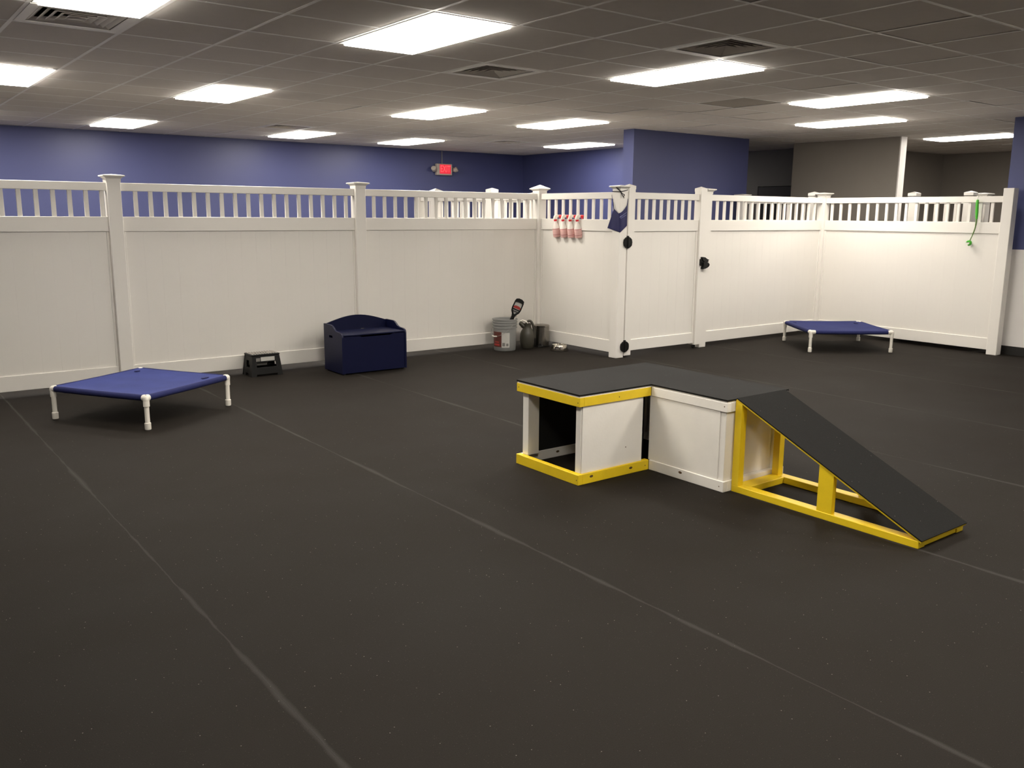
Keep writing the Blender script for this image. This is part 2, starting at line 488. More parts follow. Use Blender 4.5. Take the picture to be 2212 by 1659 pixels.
# walls
def wall(name, m, *b): return struct(name, m, lambda bm: box(bm, *b))
HW = CEIL + 0.16
wb = wall('wall_back', BLUE, X0, WR, Y1, Y1+0.15, -0.009, HW)
wr2 = wall('wall_back_right', BLUE, WR, WR+0.15, 8.74, Y1, -0.009, HW)
ws = wall('wall_stub', BLUE, 8.50, WR+0.15, 8.545, 8.74, -0.009, HW)
wr = wall('wall_right', BLUE, WR, WR+0.15, Y0, 4.765, -0.009, HW)
wl = wall('wall_left', BLUE, X0-0.15, X0, Y0-0.15, Y1+0.15, -0.009, HW)
wf = wall('wall_front', BLUE, X0, WR, Y0-0.15, Y0, -0.009, HW)
struct('wall_hall', GREY_DARK, lambda bm: (box(bm, 12.9, 13.05, 9.90, Y1, 0, HW), box(bm, 12.9, 13.05, 8.98, 9.90, 2.065, HW), box(bm, 12.9, 13.05, 8.42, 8.98, 0, HW)))
wall('wall_hall_end', GREY_DARK, WR+0.15, 12.9, Y1, Y1+0.15, -0.009, HW)
part_w = wall('wall_partition', GREY_WALL, 12.06, 12.20, 6.87, 8.62, 0, HW)
wall('wall_room', GREY_WALL, 12.20, 16.10, 8.28, 8.42, 0, HW)
wall('wall_far_right', GREY_WALL, 16.03, 16.18, Y0, 8.28, -0.009, HW)
wall('wall_outer', GREY_WALL, WR+0.15, 16.03, Y0-0.15, Y0, -0.009, HW)
bpart('end_trim', WHITE_WALL, part_w, 12.055, 12.205, 6.852, 6.87, 0, CEIL, label='white end trim of the grey partition wall')
# painted white lower band of the blue walls
for w_, b in ((wr, (WR-0.004, WR, Y0, 4.765, 0.10, 1.205)), (wb, (X0, WR, Y1-0.004, Y1, 0.10, 1.205)), (wr2, (WR-0.004, WR, 8.74, Y1, 0.10, 1.205)), (ws, (8.50, WR, 8.541, 8.545, 0.10, 1.205)), (wl, (X0, X0+0.004, Y0, Y1, 0.10, 1.205)), (wf, (X0, WR, Y0, Y0+0.004, 0.10, 1.205))):
    bpart('white_lower_band', WHITE_WALL, w_, *b)
def base(name, *b):
    o = struct(name, BASE_BLACK, lambda bm: box(bm, *b))
base('baseboard_right', WR-0.008, WR, Y0, 4.765, 0.0, 0.10)
base('baseboard_back', X0, WR-0.008, Y1-0.008, Y1, 0.0, 0.10)
base('baseboard_back_right', WR-0.008, WR, 8.75, Y1-0.008, 0.0, 0.10)
base('baseboard_stub', 8.50, WR, 8.537, 8.545, 0.0, 0.10)
# dark door in the hall behind the right fence
d = struct('door_1', DOOR_BROWN, lambda bm: box(bm, 12.905, 12.95, 8.985, 9.895, 0.005, 2.055, bev=0.003))
part('door_handle', STEEL, d, lambda bm: (tube(bm, [(12.904, 9.80, 1.0), (12.86, 9.80, 1.0)], 0.012), tube(bm, [(12.86, 9.81, 1.0), (12.86, 9.68, 1.0)], 0.01)), True)

# ------------------------------------------------------------------ vinyl fence
PS = 0.0575            # half post
bmp = bmesh.new(); box(bmp, -0.0175, 0.0175, -0.011, 0.011, 1.50, 1.735, bev=0.002)
picket_me = finish(bmp, 'picket', VINYL)
def cap_over(bm, clamp=None, peak=1.873):
    # neck, flared ogee, lip, flat pyramid
    prof = [(0.060, 1.805), (0.0605, 1.832), (0.066, 1.838), (0.074, 1.845), (0.085, 1.851), (0.0895, 1.853), (0.0895, 1.861), (0.083, 1.864)]
    lim = lambda x, y: (x, min(y, 0.062)) if clamp == 'y' else ((max(x, -0.062), y) if clamp == 'x' else (x, y))
    rings = [[bm.verts.new(lim(sx*r, sy*r) + (z,)) for sx, sy in ((-1, -1), (1, -1), (1, 1), (-1, 1))] for r, z in prof]
    for a, b in zip(rings, rings[1:]):
        for s in range(4): bm.faces.new((a[s], a[(s+1) % 4], b[(s+1) % 4], b[s]))
    top = bm.verts.new((0, 0, peak))
    for s in range(4): bm.faces.new((rings[-1][s], rings[-1][(s+1) % 4], top))
    bm.faces.new(rings[0][::-1])
def cap_flush(bm, h=0.055):
    prof = [(h+0.0012, 1.83), (h+0.0012, 1.866)]
    rings = [[bm.verts.new((sx*r, sy*r, z)) for sx, sy in ((-1, -1), (1, -1), (1, 1), (-1, 1))] for r, z in prof]
    a, b = rings
    for s in range(4): bm.faces.new((a[s], a[(s+1) % 4], b[(s+1) % 4], b[s]))
    top = bm.verts.new((0, 0, 1.887))
    for s in range(4): bm.faces.new((b[s], b[(s+1) % 4], top))
    bm.faces.new(a[::-1])
bm = bmesh.new(); cap_over(bm); cap_me = finish(bm, 'post_cap', VINYL)
bm = bmesh.new(); cap_over(bm, None, 1.905); cap_peak = finish(bm, 'post_cap', VINYL)
cap_trim = {}
for ax in 'xy':
    bm = bmesh.new(); cap_over(bm, ax); cap_trim[ax] = finish(bm, 'post_cap', VINYL)
bm = bmesh.new(); cap_flush(bm, PS); capf_me = finish(bm, 'post_cap', VINYL)
bm = bmesh.new(); cap_flush(bm, 0.050); capg_me = finish(bm, 'post_cap', VINYL)
bm = bmesh.new(); box(bm, -PS, PS, -PS, PS, 0, 1.82, bev=0.004); post_me = finish(bm, 'post', VINYL)
bm = bmesh.new(); box(bm, -PS, PS, -PS, PS, 0, 1.886, bev=0.004); post_tall = finish(bm, 'post', VINYL)
board_cache = {}
def board_mesh(w, z0, z1):
    key = (round(w, 4), z0, z1)
    if key not in board_cache:
        bm = bmesh.new()
        h = w/2-0.0001; c = 0.0006
        # tongue-and-groove board: V joint on both long edges, flat between
        pts = [(-h, -0.01065), (-h+c, -0.011), (h-c, -0.011), (h, -0.01065), (h, 0.009), (h-c, 0.011), (-h+c, 0.011), (-h, 0.009)]
        prism(bm, pts, lambda a, b, d: (a, b, d), z0, z1)
        board_cache[key] = finish(bm, 'board', VINYL)
    return board_cache[key]
def add_post(root, u, kind='over', v=0.0):
    if kind == 'plain': return link('post', post_tall, root, (u, v, 0))
    p = link('post', post_me, root, (u, v, 0))
    link('post_cap', cap_me if kind == 'over' else capf_me if kind == 'flush' else cap_peak if kind == 'peak' else cap_trim[kind[-1]], p)
    return p
def add_panel(root, u0, u1, v=0.0, zb=(0.05, 0.184), pk0=None, pitch=0.1285):
    bpart('top_rail', VINYL, root, u0, u1, v-0.025, v+0.025, 1.73, 1.80, bev=0.003)
    bpart('middle_rail', VINYL, root, u0, u1, v-0.025, v+0.025, 1.38, 1.508, bev=0.003)
    bpart('bottom_rail', VINYL, root, u0, u1, v-0.025, v+0.025, zb[0], zb[1], bev=0.003)
    for s in (0, 1):
        a = u0 if s == 0 else u1-0.022
        bpart('edge_channel', VINYL, root, a, a+0.022, v-0.019, v+0.019, zb[1], 1.38, bev=0.002)
    L_ = u1-u0-0.044
    nb = max(1, round(L_/0.152)); w = L_/nb
    me = board_mesh(w, zb[1]-0.01, 1.39)
    for q in range(nb): link('board', me, root, (u0+0.022+(q+0.5)*w, v, 0))
    npk = int((u1-u0-0.03)/pitch)
    start = (u0 + u1 - (npk-1)*pitch)/2 if pk0 is None else pk0
    q = start
    while q < u1-0.02:
        if q > u0+0.02: link('picket', picket_me, root, (q, v, 0))
        q += pitch

P0, P1, P2, P3 = -0.397, 1.989, 4.375, 6.795
FY = 8.385
t = thing('vinyl_fence', 'long white vinyl fence run on the left, behind blue cot and navy chest', 'fence', (0, FY, 0), 0, 'white fence runs around the play area')
for u in (P0, P1, P2): add_post(t, u)
add_post(t, P3, 'peak')
add_panel(t, P0+PS, P1-PS, pk0=-0.2865); add_panel(t, P1+PS, P2-PS, pk0=2.176); add_panel(t, P2+PS, P3-PS, pk0=4.555)
fence_left = t

t = thing('vinyl_fence', 'short white fence panel behind the hanging spray bottles, ending in the bandana post', 'fence', (6.795, FY, 0), -math.pi/2, 'white fence runs around the play area')
add_panel(t, PS, FY-7.005-PS, pk0=0.177, pitch=0.1296)
add_post(t, FY-7.005, 'trim_y')
t = thing('vinyl_fence', 'white fence panel right of the gate, running to the inner corner behind right cot', 'fence', (8.20, 7.03, 0), 0, 'white fence runs around the play area')
add_post(t, 0, 'trim_x')
add_panel(t, PS, 10.57-8.20-PS, pk0=0.087, pitch=0.1303)
add_post(t, 10.57-8.20)
t = thing('vinyl_fence', 'white fence panel at far right with green ball thrower and plain end post', 'fence', (10.57, 7.03, 0), -math.pi/2, 'white fence runs around the play area')
add_panel(t, PS, 7.03-4.655-PS, pk0=0.137)
add_post(t, 7.03-4.655, 'plain')

# gate between the bandana post and the next post
g = thing('fence_gate', 'white vinyl picket-top gate with two black hinges and a black latch', 'gate', (6.865, 6.995, 0))
GW = 1.26
def stile(u, zb):
    s = part('stile', VINYL, g, lambda bm: box(bm, u, u+0.1, -0.05, 0.05, zb, 1.845, bev=0.004))
    link('post_cap', capg_me, s, (u+0.05, 0, 0))
    return s
stile(0, 0.018)
s2 = stile(GW-0.1, 0.045)
add_panel(g, 0.1, GW-0.1, zb=(0.065, 0.19), pk0=0.205, pitch=0.117)
part('caster', BLACK_PL, g, lambda bm: (lathe(bm, [(0.022, -0.011), (0.024, -0.008), (0.024, 0.008), (0.022, 0.011)], 18, mtx=Matrix.Translation((GW-0.075, -0.01, 0.0245)) @ Matrix.Rotation(math.pi/2, 4, 'X')), box(bm, GW-0.087, GW-0.063, -0.026, 0.006, 0.036, 0.055)), True)
def hinge(z):
    def b(bm):
        f = lambda a, c, d: (a, d, c)
        for s in (-1, 1):
            pts = []
            for q in range(7):
                an = math.pi/2 - s*math.pi*q/6
                r = 0.064 if q % 2 == 0 else 0.061
                pts.append((r*math.cos(an), r*math.sin(an)))
            pts = [(-0.006 + s*0.006*1.2 + p[0] if False else p[0] + s*0.001, p[1]) for p in pts]
            prism(bm, [(p[0]-0.0065, z+p[1]) for p in pts], f, -0.066, -0.0505)
        tube(bm, [(-0.0065, -0.068, z-0.058), (-0.0065, -0.068, z+0.058)], 0.010, 12)
        box(bm, -0.02, 0.008, -0.062, -0.0505, z+0.055, z+0.072)
        for zz in (-0.03, 0.03):
            for xx in (-0.042, 0.028):
                tube(bm, [(xx, -0.066, z+zz), (xx, -0.069, z+zz)], 0.007, 8)
    part('hinge', BLACK_PL, g, b)
hinge(1.264); hinge(0.123)
def latch(bm):
    f = lambda a, c, d: (a-6.865, d, c)
    k = [(8.046, 1.055), (8.052, 1.060), (8.066, 1.058), (8.078, 1.03), (8.078, 0.985), (8.064, 0.985), (8.052, 0.981), (8.045, 0.99)]
    prism(bm, k, f, -0.072, -0.0505)
    k = [(8.066, 1.083), (8.080, 1.082), (8.112, 1.077), (8.140, 1.062), (8.168, 1.050), (8.182, 1.051), (8.166, 1.036), (8.170, 1.020), (8.120, 1.020), (8.078, 1.040), (8.064, 1.066)]
    prism(bm, k, f, -0.082, -0.0505)
    k = [(8.078, 1.022), (8.125, 1.018), (8.158, 1.016), (8.180, 1.000), (8.184, 0.985), (8.172, 0.970), (8.145, 0.955), (8.110, 0.946), (8.072, 0.942), (8.070, 0.952), (8.082, 0.975)]
    prism(bm, k, f, -0.090, -0.0505)
    tube(bm, [(8.165-6.865, -0.088, 0.985), (8.165-6.865, -0.094, 0.985)], 0.008, 10)
    box(bm, 8.055-6.865, 8.16-6.865, -0.077, -0.0505, 1.012, 1.026)
part('latch', BLACK_PL, g, latch)

# fences behind the play area, seen through the picket gaps
t = thing('vinyl_fence', 'white pen fence behind, seen through the slots of the left fence near the corner', 'fence', (6.795, FY, 0), math.pi/2, 'white fences of the pens behind')
add_panel(t, PS, 9.36-FY-PS)
add_post(t, 9.36-FY, 'flush')
add_panel(t, 9.36-FY+PS, 10.70-FY-PS)
add_post(t, 10.70-FY, 'peak')
add_panel(t, 10.70-FY+PS, 11.14-FY-PS)
add_post(t, 11.14-FY, 'flush')
t = thing('vinyl_fence', 'white pen fence farthest back, parallel to the left fence, glimpsed through its slots', 'fence', (6.87, 10.70, 0), 0, 'white fences of the pens behind')
add_panel(t, 0.0, 1.60)
add_post(t, 1.66, 'flush')
t = thing('vinyl_fence', 'white fence of the pen behind, between inner corner post and blue wall end', 'fence', (10.57, 7.03, 0), math.pi/2, 'white fences of the pens behind')
add_post(t, 0.15, 'flush')
add_panel(t, 0.15+PS, 8.37-7.03-PS)
add_post(t, 8.37-7.03)
t = thing('vinyl_fence', 'white fence behind the far right panel, partly seen through its slots', 'fence', (11.30, 6.18, 0), -math.pi/2, 'white fences of the pens behind')
add_post(t, 0, 'flush')
add_panel(t, PS, 0.73-PS)
add_post(t, 0.73, 'flush')
bpart('top_rail', VINYL, t, 0.705, 0.755, PS, 0.45, 1.73, 1.80, bev=0.003)
add_post(t, 0.66, v=0.5)

# dark low object on blocks behind the right fence, seen under its rail
t = thing('low_object', 'dark low object on blocks behind the right fence, showing under its bottom rail', 'rack', (10.90, 5.45, 0))
bpart('deck', BLACK_PL, t, -0.2, 0.2, -0.62, 0.62, 0.26, 0.285, bev=0.004)
for yy, w in ((-0.52, 0.09), (-0.27, 0.11), (0.02, 0.07), (0.42, 0.2)):
    bpart('foot', BLACK_PL, t, -0.06, 0.06, yy-w/2, yy+w/2, 0.0, 0.26, bev=0.006)

# ------------------------------------------------------------------ exit sign on the back wall
EX, EY, EZ = 8.88, 13.75, 2.338
t = thing('exit_sign', 'red lit exit sign with two emergency lamp heads on the blue back wall', 'exit sign', (EX, EY, EZ))
bpart('housing', EXIT_BODY, t, -0.165, 0.165, -0.07, -0.001, -0.10, 0.10, bev=0.008)
bpart('face', EXIT_FACE, t, -0.105, 0.13, -0.0735, -0.069, -0.075, 0.085)
cu = bpy.data.curves.new('letters', 'FONT')
cu.body = 'EXIT'; cu.size = 0.148; cu.extrude = 0.0012; cu.align_x = 'CENTER'; cu.align_y = 'CENTER'
tmp = bpy.data.objects.new('tmp', cu); col.objects.link(tmp)
bpy.context.view_layer.update()
me = bpy.data.meshes.new_from_object(tmp.evaluated_get(bpy.context.evaluated_depsgraph_get()))
bpy.data.objects.remove(tmp); bpy.data.curves.remove(cu)
xs = [v.co.x for v in me.vertices]; w_ = max(xs)-min(xs)
me.transform(Matrix.Translation((0.0125, -0.0752, 0.005)) @ Matrix.Rotation(math.pi/2, 4, 'X') @ Matrix.Diagonal((0.205/w_, 1.12, 1, 1)))
me.materials.clear(); me.materials.append(EXIT_LET)
link('letters', me, t)
for s in (-1, 1):
    def head(bm, s=s):
        lathe(bm, [(0.020, 0.0), (0.042, 0.022), (0.046, 0.075), (0.040, 0.082)], 18, mtx=Matrix.Translation((s*0.205, -0.045, -0.02)) @ Matrix.Rotation(s*0.9, 4, 'Y') @ Matrix.Rotation(0.7, 4, 'X'))
        tube(bm, [(s*0.160, -0.035, 0.045), (s*0.205, -0.035, 0.045), (s*0.205, -0.035, -0.03), (s*0.160, -0.035, -0.03)], 0.007, 8)
    part('lamp_head', EXIT_BODY, t, head, True)
part('conduit', WIRE, t, lambda bm: tube(bm, [(-0.02, -0.012, 0.098), (-0.02, -0.012, CEIL-EZ-0.005)], 0.008, 8), True)

# ------------------------------------------------------------------ dog platform (L-shaped box) and ramp
t = thing('dog_platform', 'low L-shaped dog platform with black rubber top, white and yellow wood sides', 'dog platform', (3.89, 3.69, 0))
def LP(x, y): return (x-3.89, y-3.69)
xa, xb, xc = 3.305, 3.89, 4.452
ya, yb, yc = 3.105, 3.69, 4.282
RH = 0.0625; RT = 0.532; RB = 0.468; TH = 0.036
def lbox(name, m, x0, x1, y0, y1, z0, z1, bev=0.002, label=None):
    return bpart(name, m, t, x0-3.89, x1-3.89, y0-3.69, y1-3.69, z0, z1, bev=bev, label=label)
for z0, z1, nm in ((0.0, RH, 'bottom_rail'), (RB, RT-0.010, 'top_rail')):
    lbox(nm, YELLOW, xa, xa+TH, yb, yc, z0, z1, label='yellow painted rail')
    lbox(nm, YELLOW, xa+TH, xb+0.0, yb, yb+TH, z0, z1, label='yellow painted rail')
    lbox(nm, WHITE_WOOD, xb, xb+TH, ya, yb-0.0005, z0, z1, label='white painted rail')
    lbox(nm, WHITE_WOOD, xb+TH, xc, ya, ya+TH, z0, z1, label='white painted rail')
    lbox(nm, WHITE_WOOD, xc-TH, xc, ya+TH, yc-TH, z0, z1, label='white painted rail')
    lbox(nm, WHITE_WOOD, xa+TH, xc, yc-TH, yc, z0, z1, label='white painted rail')
Lpoly = [LP(xa+0.004, yc-0.004), LP(xa+0.004, yb+0.004), LP(xb+0.004, yb+0.004), LP(xb+0.004, ya+0.004), LP(xc-0.004, ya+0.004), LP(xc-0.004, yc-0.004)]
part('plywood_deck', WHITE_WOOD, t, lambda bm: prism(bm, Lpoly, lambda a, b, d_: (a, b, d_), RT-0.010, RT))
part('rubber_top', RUBBER_TOP, t, lambda bm: prism(bm, [LP(xa-0.001, yc), LP(xa-0.001, yb-0.001), LP(xb-0.001, yb-0.001), LP(xb-0.001, ya-0.001), LP(xc, ya-0.001), LP(xc, yc)], lambda a, b, d_: (a, b, d_), RT, RT+0.009), label='black rubber mat on top')
# posts standing on the bottom rails
for b in ((xa+TH-0.002, xa+TH+0.086, yc-0.078, yc-0.022), (xa+TH-0.004, xa+TH+0.086, yb+0.024, yb+0.066), (xb+0.012, xb+0.088, ya+0.012, ya+0.052), (xc-0.09, xc-0.012, ya+0.012, ya+0.052), (xc-0.06, xc-0.014, yc-0.08, yc-0.02)):
    lbox('post', WHITE_WOOD, *b, RH, RB)
lbox('side_panel', WHITE_WOOD, xa+TH+0.003, 3.838, yb+0.014, yb+0.024, RH, RB-0.0005, bev=0.001)
lbox('side_panel', WHITE_WOOD, xb+0.007, xb+0.017, ya+0.053, yb+0.012, RH, RB, bev=0.001)
lbox('end_panel', WHITE_WOOD, xb+0.089, xc-0.091, ya+0.034, ya+0.044, RH, RB, bev=0.001)
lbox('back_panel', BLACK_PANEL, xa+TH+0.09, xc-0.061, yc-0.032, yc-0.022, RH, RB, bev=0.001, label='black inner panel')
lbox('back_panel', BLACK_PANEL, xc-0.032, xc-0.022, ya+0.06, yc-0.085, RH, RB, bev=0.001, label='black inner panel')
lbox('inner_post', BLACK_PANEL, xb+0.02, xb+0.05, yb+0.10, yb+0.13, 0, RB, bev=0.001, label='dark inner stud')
def dots(pts, r=0.004):
    def b(bm):
        for p, n_ in pts:
            M_ = Matrix.Translation(Vector(p) - Vector((3.89, 3.69, 0))) @ Vector(n_).to_track_quat('Z', 'Y').to_matrix().to_4x4()
            lathe(bm, [(r, 0.0002), (r*0.6, 0.0014)], 8, mtx=M_)
    return b
part('screw', KNOT, t, dots([((xa, 4.262, 0.497), (-1, 0, 0)), ((xa, 3.705, 0.492), (-1, 0, 0)), ((xa, 3.703, 0.03), (-1, 0, 0)), ((3.86, yb, 0.03), (0, -1, 0)), ((3.62, yb, 0.493), (0, -1, 0)), ((xb, 3.125, 0.50), (-1, 0, 0)), ((xb, 3.135, 0.03), (-1, 0, 0)), ((3.70, yb+0.014, 0.17), (0, -1, 0))]))
for p, n_ in (((3.735, yb, 0.036), (0, -1, 0)), ((3.41, yb, 0.04), (0, -1, 0)), ((xb, 3.43, 0.042), (-1, 0, 0)), ((3.62, yc-TH, 0.035), (0, -1, 0))):
    part('knot', KNOT, t, lambda bm: lathe(bm, [(0.011, 0.0002), (0.007, 0.001)], 10, mtx=Matrix.Translation((p[0]-3.89, p[1]-3.69, p[2])) @ Vector(n_).to_track_quat('Z', 'Y').to_matrix().to_4x4() @ Matrix.Diagonal((1.3, 0.7, 1, 1))))

r = thing('dog_ramp', 'yellow framed ramp with black rubber slope leaning at the platform end', 'ramp', (4.175, 2.55, 0))
def rb(name, x0, x1, y0, y1, z0, z1, m=YELLOW, bev=0.002):
    return bpart(name, m, r, x0-4.175, x1-4.175, y0-2.55, y1-2.55, z0, z1, bev=bev)
rx0, rx1 = 3.957, 4.392
ry0, ry1 = 1.985, 3.100
rb('side_rail', rx0, rx0+0.062, ry0+0.0, ry1, 0, 0.038)
rb('side_rail', rx1-0.062, rx1, ry0, ry1, 0, 0.038)
rb('cross_rail', rx0+0.062, rx1-0.062, ry1-0.088, ry1, 0, 0.038)
rb('cross_rail', rx0+0.062, rx1-0.062, ry0+0.006, ry0+0.08, 0, 0.036)
sl = (0.530-0.040)/(ry1-0.02-ry0)
def zs(y): return 0.040 + (y-ry0)*sl
def leg(name, x0, x1, y0, y1):
    def b(bm):
        q = [(x0, y0, 0.038), (x1, y0, 0.038), (x1, y1, 0.038), (x0, y1, 0.038)]
        A = [bm.verts.new((p[0]-4.175, p[1]-2.55, 0.038)) for p in q]
        B = [bm.verts.new((p[0]-4.175, p[1]-2.55, zs(p[1])-0.004)) for p in q]
        bm.faces.new(A[::-1]); bm.faces.new(B)
        for s in range(4): bm.faces.new((A[s], A[(s+1) % 4], B[(s+1) % 4], B[s]))
    part(name, YELLOW, r, b)
leg('leg', rx0, rx0+0.045, ry1-0.045, ry1-0.001)
leg('leg', rx1-0.062, rx1-0.018, ry1-0.045, ry1-0.001)
leg('middle_leg', rx0+0.004, rx0+0.034, 2.458, 2.545)
leg('middle_leg', rx1-0.034, rx1-0.004, 2.458, 2.545)
def slab(o0, o1, xe):
    def b(bm):
        pts = [(ry0-0.012, zs(ry0-0.012)), (ry1-0.005, zs(ry1-0.005))]
        nrm = Vector((-sl, 1)).normalized()
        q = [(pts[0][0]+nrm.x*o0, pts[0][1]+nrm.y*o0), (pts[1][0]+nrm.x*o0, pts[1][1]+nrm.y*o0), (pts[1][0]+nrm.x*o1, pts[1][1]+nrm.y*o1), (pts[0][0]+nrm.x*o1, pts[0][1]+nrm.y*o1)]
        prism(bm, q, lambda a, c, d_: (d_-4.175, a-2.55, c), rx0-xe, rx1+xe)
    return b
part('ramp_board', YELLOW, r, slab(-0.003, 0.006, 0.0))
part('rubber_tread', RUBBER_TOP, r, slab(0.0062, 0.0122, 0.003), label='black rubber on the slope')

# ------------------------------------------------------------------ raised dog cots
def dog_cot(label, c, half, rz, fabric, arm):
    t = thing('dog_cot', label, 'dog bed', (c[0], c[1], 0), rz, 'raised dog cots')
    H = 0.236; h = half
    n = 18
    def sling(bm):
        vs = {}
        for i in range(n+1):
            for j in range(n+1):
                x = -1+2*i/n; y = -1+2*j/n
                sag = (1-x**4)*(1-y**4)
                z = H + 0.019 - 0.026*sag - 0.003*math.sin(5*x+2*y)*sag
                # stitched pocket line near two edges
                vs[i, j] = bm.verts.new((x*h, y*h, z))
        w2 = {k: bm.verts.new(v.co - Vector((0, 0, 0.003))) for k, v in vs.items()}
        for i in range(n):
            for j in range(n):
                bm.faces.new((vs[i, j], vs[i+1, j], vs[i+1, j+1], vs[i, j+1]))
                bm.faces.new((w2[i, j], w2[i, j+1], w2[i+1, j+1], w2[i+1, j]))
        for i in range(n):
            for A, B in (((i, 0), (i+1, 0)), ((i, n), (i+1, n)), ((0, i), (0, i+1)), ((n, i), (n, i+1))):
                bm.faces.new((vs[A], vs[B], w2[B], w2[A]))
    part('sling', fabric, t, sling, True)
    for a in range(4):
        R_ = Matrix.Rotation(a*math.pi/2, 4, 'Z')
        def hem(bm, R_=R_):
            p = [R_ @ Vector((-h+arm-0.006 + (2*h-2*arm+0.012)*k/8, -h, H-0.003*math.sin(math.pi*k/8))) for k in range(9)]
            tube(bm, p, [0.0225, 0.0235, 0.0225, 0.023, 0.0225, 0.023, 0.0225, 0.0235, 0.0225], 12)
        part('hem', FABRIC_D, t, hem, True)
    for sx, sy in ((-1, -1), (1, -1), (1, 1), (-1, 1)):
        def fit(bm, sx=sx, sy=sy):
            x, y = sx*h, sy*h
            tube(bm, [(x-sx*arm, y, H), (x-sx*arm*0.6, y, H), (x+sx*0.004, y, H)], [0.0225, 0.0245, 0.0245], 14)
            tube(bm, [(x, y-sy*arm, H), (x, y-sy*arm*0.6, H), (x, y+sy*0.004, H)], [0.0225, 0.0245, 0.0245], 14)
            tube(bm, [(x, y, H-0.062), (x, y, H)], 0.0225, 14)
            lathe(bm, [(0.0, 0.0205), (0.012, 0.0195), (0.020, 0.014), (0.0245, 0.004), (0.0235, -0.015), (0.010, -0.022)], 16, origin=(x, y, H), cap0=False)
        part('corner_fitting', PVC, t, fit, True)
        lg = part('leg', PVC, t, lambda bm: tube(bm, [(sx*h, sy*h, 0.02), (sx*h, sy*h, H-0.055)], 0.0172, 14), True)
        part('foot_cap', PVC, lg, lambda bm: lathe(bm, [(0.021, 0.004), (0.0225, 0.008), (0.0225, 0.052), (0.0185, 0.056)], 16, origin=(sx*h, sy*h, 0)), True)
        part('rubber_tip', BLACK_RUB, lg, lambda bm: lathe(bm, [(0.019, 0.0), (0.020, 0.004)], 14, origin=(sx*h, sy*h, 0)), True)
    for k in range(3):
        x = -h*0.55 + k*h*0.5
    part('stitch_tab', FABRIC_D, t, lambda bm: [box(bm, *q) for q in ((-h*0.86, -h*0.80, h*0.70, h*0.78, H+0.0125, H+0.0165), (h*0.74, h*0.80, h*0.62, h*0.76, H+0.0115, H+0.0155))])
    return t
dog_cot('blue fabric raised dog cot with white pipe legs at left, near the fence', (1.811, 7.139), 0.445, math.atan2(-0.743, 0.461), FABRIC, 0.026)
dog_cot('blue fabric raised dog cot with white pipe legs at right, in the fence corner', (9.601, 6.084), 0.474, math.atan2(-0.564, 0.76), FABRIC_GRAZING, 0.05)

# ------------------------------------------------------------------ navy toy chest
t = thing('toy_chest', 'dark navy wooden toy chest with curved back against the left fence', 'chest', (3.805, 7.70, 0), math.radians(-0.4))
CW, CD = 0.715, 0.40
side = [(0.0, 0.012), (0.0, 0.372), (0.006, 0.392), (0.020, 0.405), (0.045, 0.412), (0.125, 0.418), (0.16, 0.430), (0.19, 0.452), (0.22, 0.467), (0.26, 0.472), (CD, 0.472), (CD, 0.012)]
hole = [(0.205, 0.352), (0.215, 0.342), (0.275, 0.342), (0.285, 0.352), (0.285, 0.358), (0.275, 0.368), (0.215, 0.368), (0.205, 0.358)]
def side_panel(x0, x1):
    def b(bm):
        # outline with the hand-hole bridged by splitting into a lower and an upper outline
        f = lambda a, c, d_: (d_, a, c)
        lo = [(0.0, 0.012), (0.0, 0.355), (0.205, 0.355)] + [hole[0], hole[1], hole[2], hole[3]] + [(0.285, 0.355), (CD, 0.355), (CD, 0.012)]
        hi = [(0.0, 0.355)] + side[1:11] + [(CD, 0.355), (0.285, 0.355)] + [hole[4], hole[5], hole[6], hole[7]] + [(0.205, 0.355)]
        prism(bm, lo, f, x0, x1); prism(bm, hi, f, x0, x1)
        bmesh.ops.remove_doubles(bm, verts=bm.verts, dist=1e-5)
        # drop the interior seam faces
        bad = [fc for fc in bm.faces if abs(fc.normal.z) > 0.9 and all(abs(v.co.z-0.355) < 1e-5 for v in fc.verts)]
        bmesh.ops.delete(bm, geom=bad, context='FACES')
    return b
part('side_panel', NAVY, t, side_panel(0, 0.018))
part('side_panel', NAVY, t, side_panel(CW-0.018, CW))
def front(bm):
    f = lambda a, c, d_: (a, d_, c)
    prism(bm, [(0.018, 0.014), (CW-0.018, 0.014), (CW-0.018, 0.374), (0.56, 0.374), (0.535, 0.362), (0.22, 0.362), (0.195, 0.374), (0.018, 0.374)], f, 0.006, 0.022)
part('front_panel', NAVY, t, front)
def back(bm):
    f = lambda a, c, d_: (a, d_, c)
    pts = [(0.018, 0.014), (CW-0.018, 0.014), (CW-0.018, 0.470)]
    for k in range(15):
        x = CW-0.03 - (CW-0.06)*k/14
        pts.append((x, 0.472 + 0.066*math.sin(math.pi*k/14)))
    pts.append((0.018, 0.470))
    prism(bm, pts, f, CD-0.018, CD-0.001)
part('back_panel', NAVY, t, back)
bpart('lid', NAVY, t, 0.021, CW-0.021, 0.002, CD-0.02, 0.378, 0.394, bev=0.004)
bpart('floor_board', NAVY_IN, t, 0.018, CW-0.018, 0.022, CD-0.018, 0.014, 0.028)
bpart('lid_hinge', STEEL, t, 0.40, 0.44, CD-0.024, CD-0.019, 0.393, 0.398)
for x, y in ((0.03, 0.03), (CW-0.03, 0.03), (0.03, CD-0.03), (CW-0.03, CD-0.03)):
    part('foot', BLACK_RUB, t, lambda bm: lathe(bm, [(0.015, 0.0), (0.016, 0.014)], 14, origin=(x, y, 0)), True)

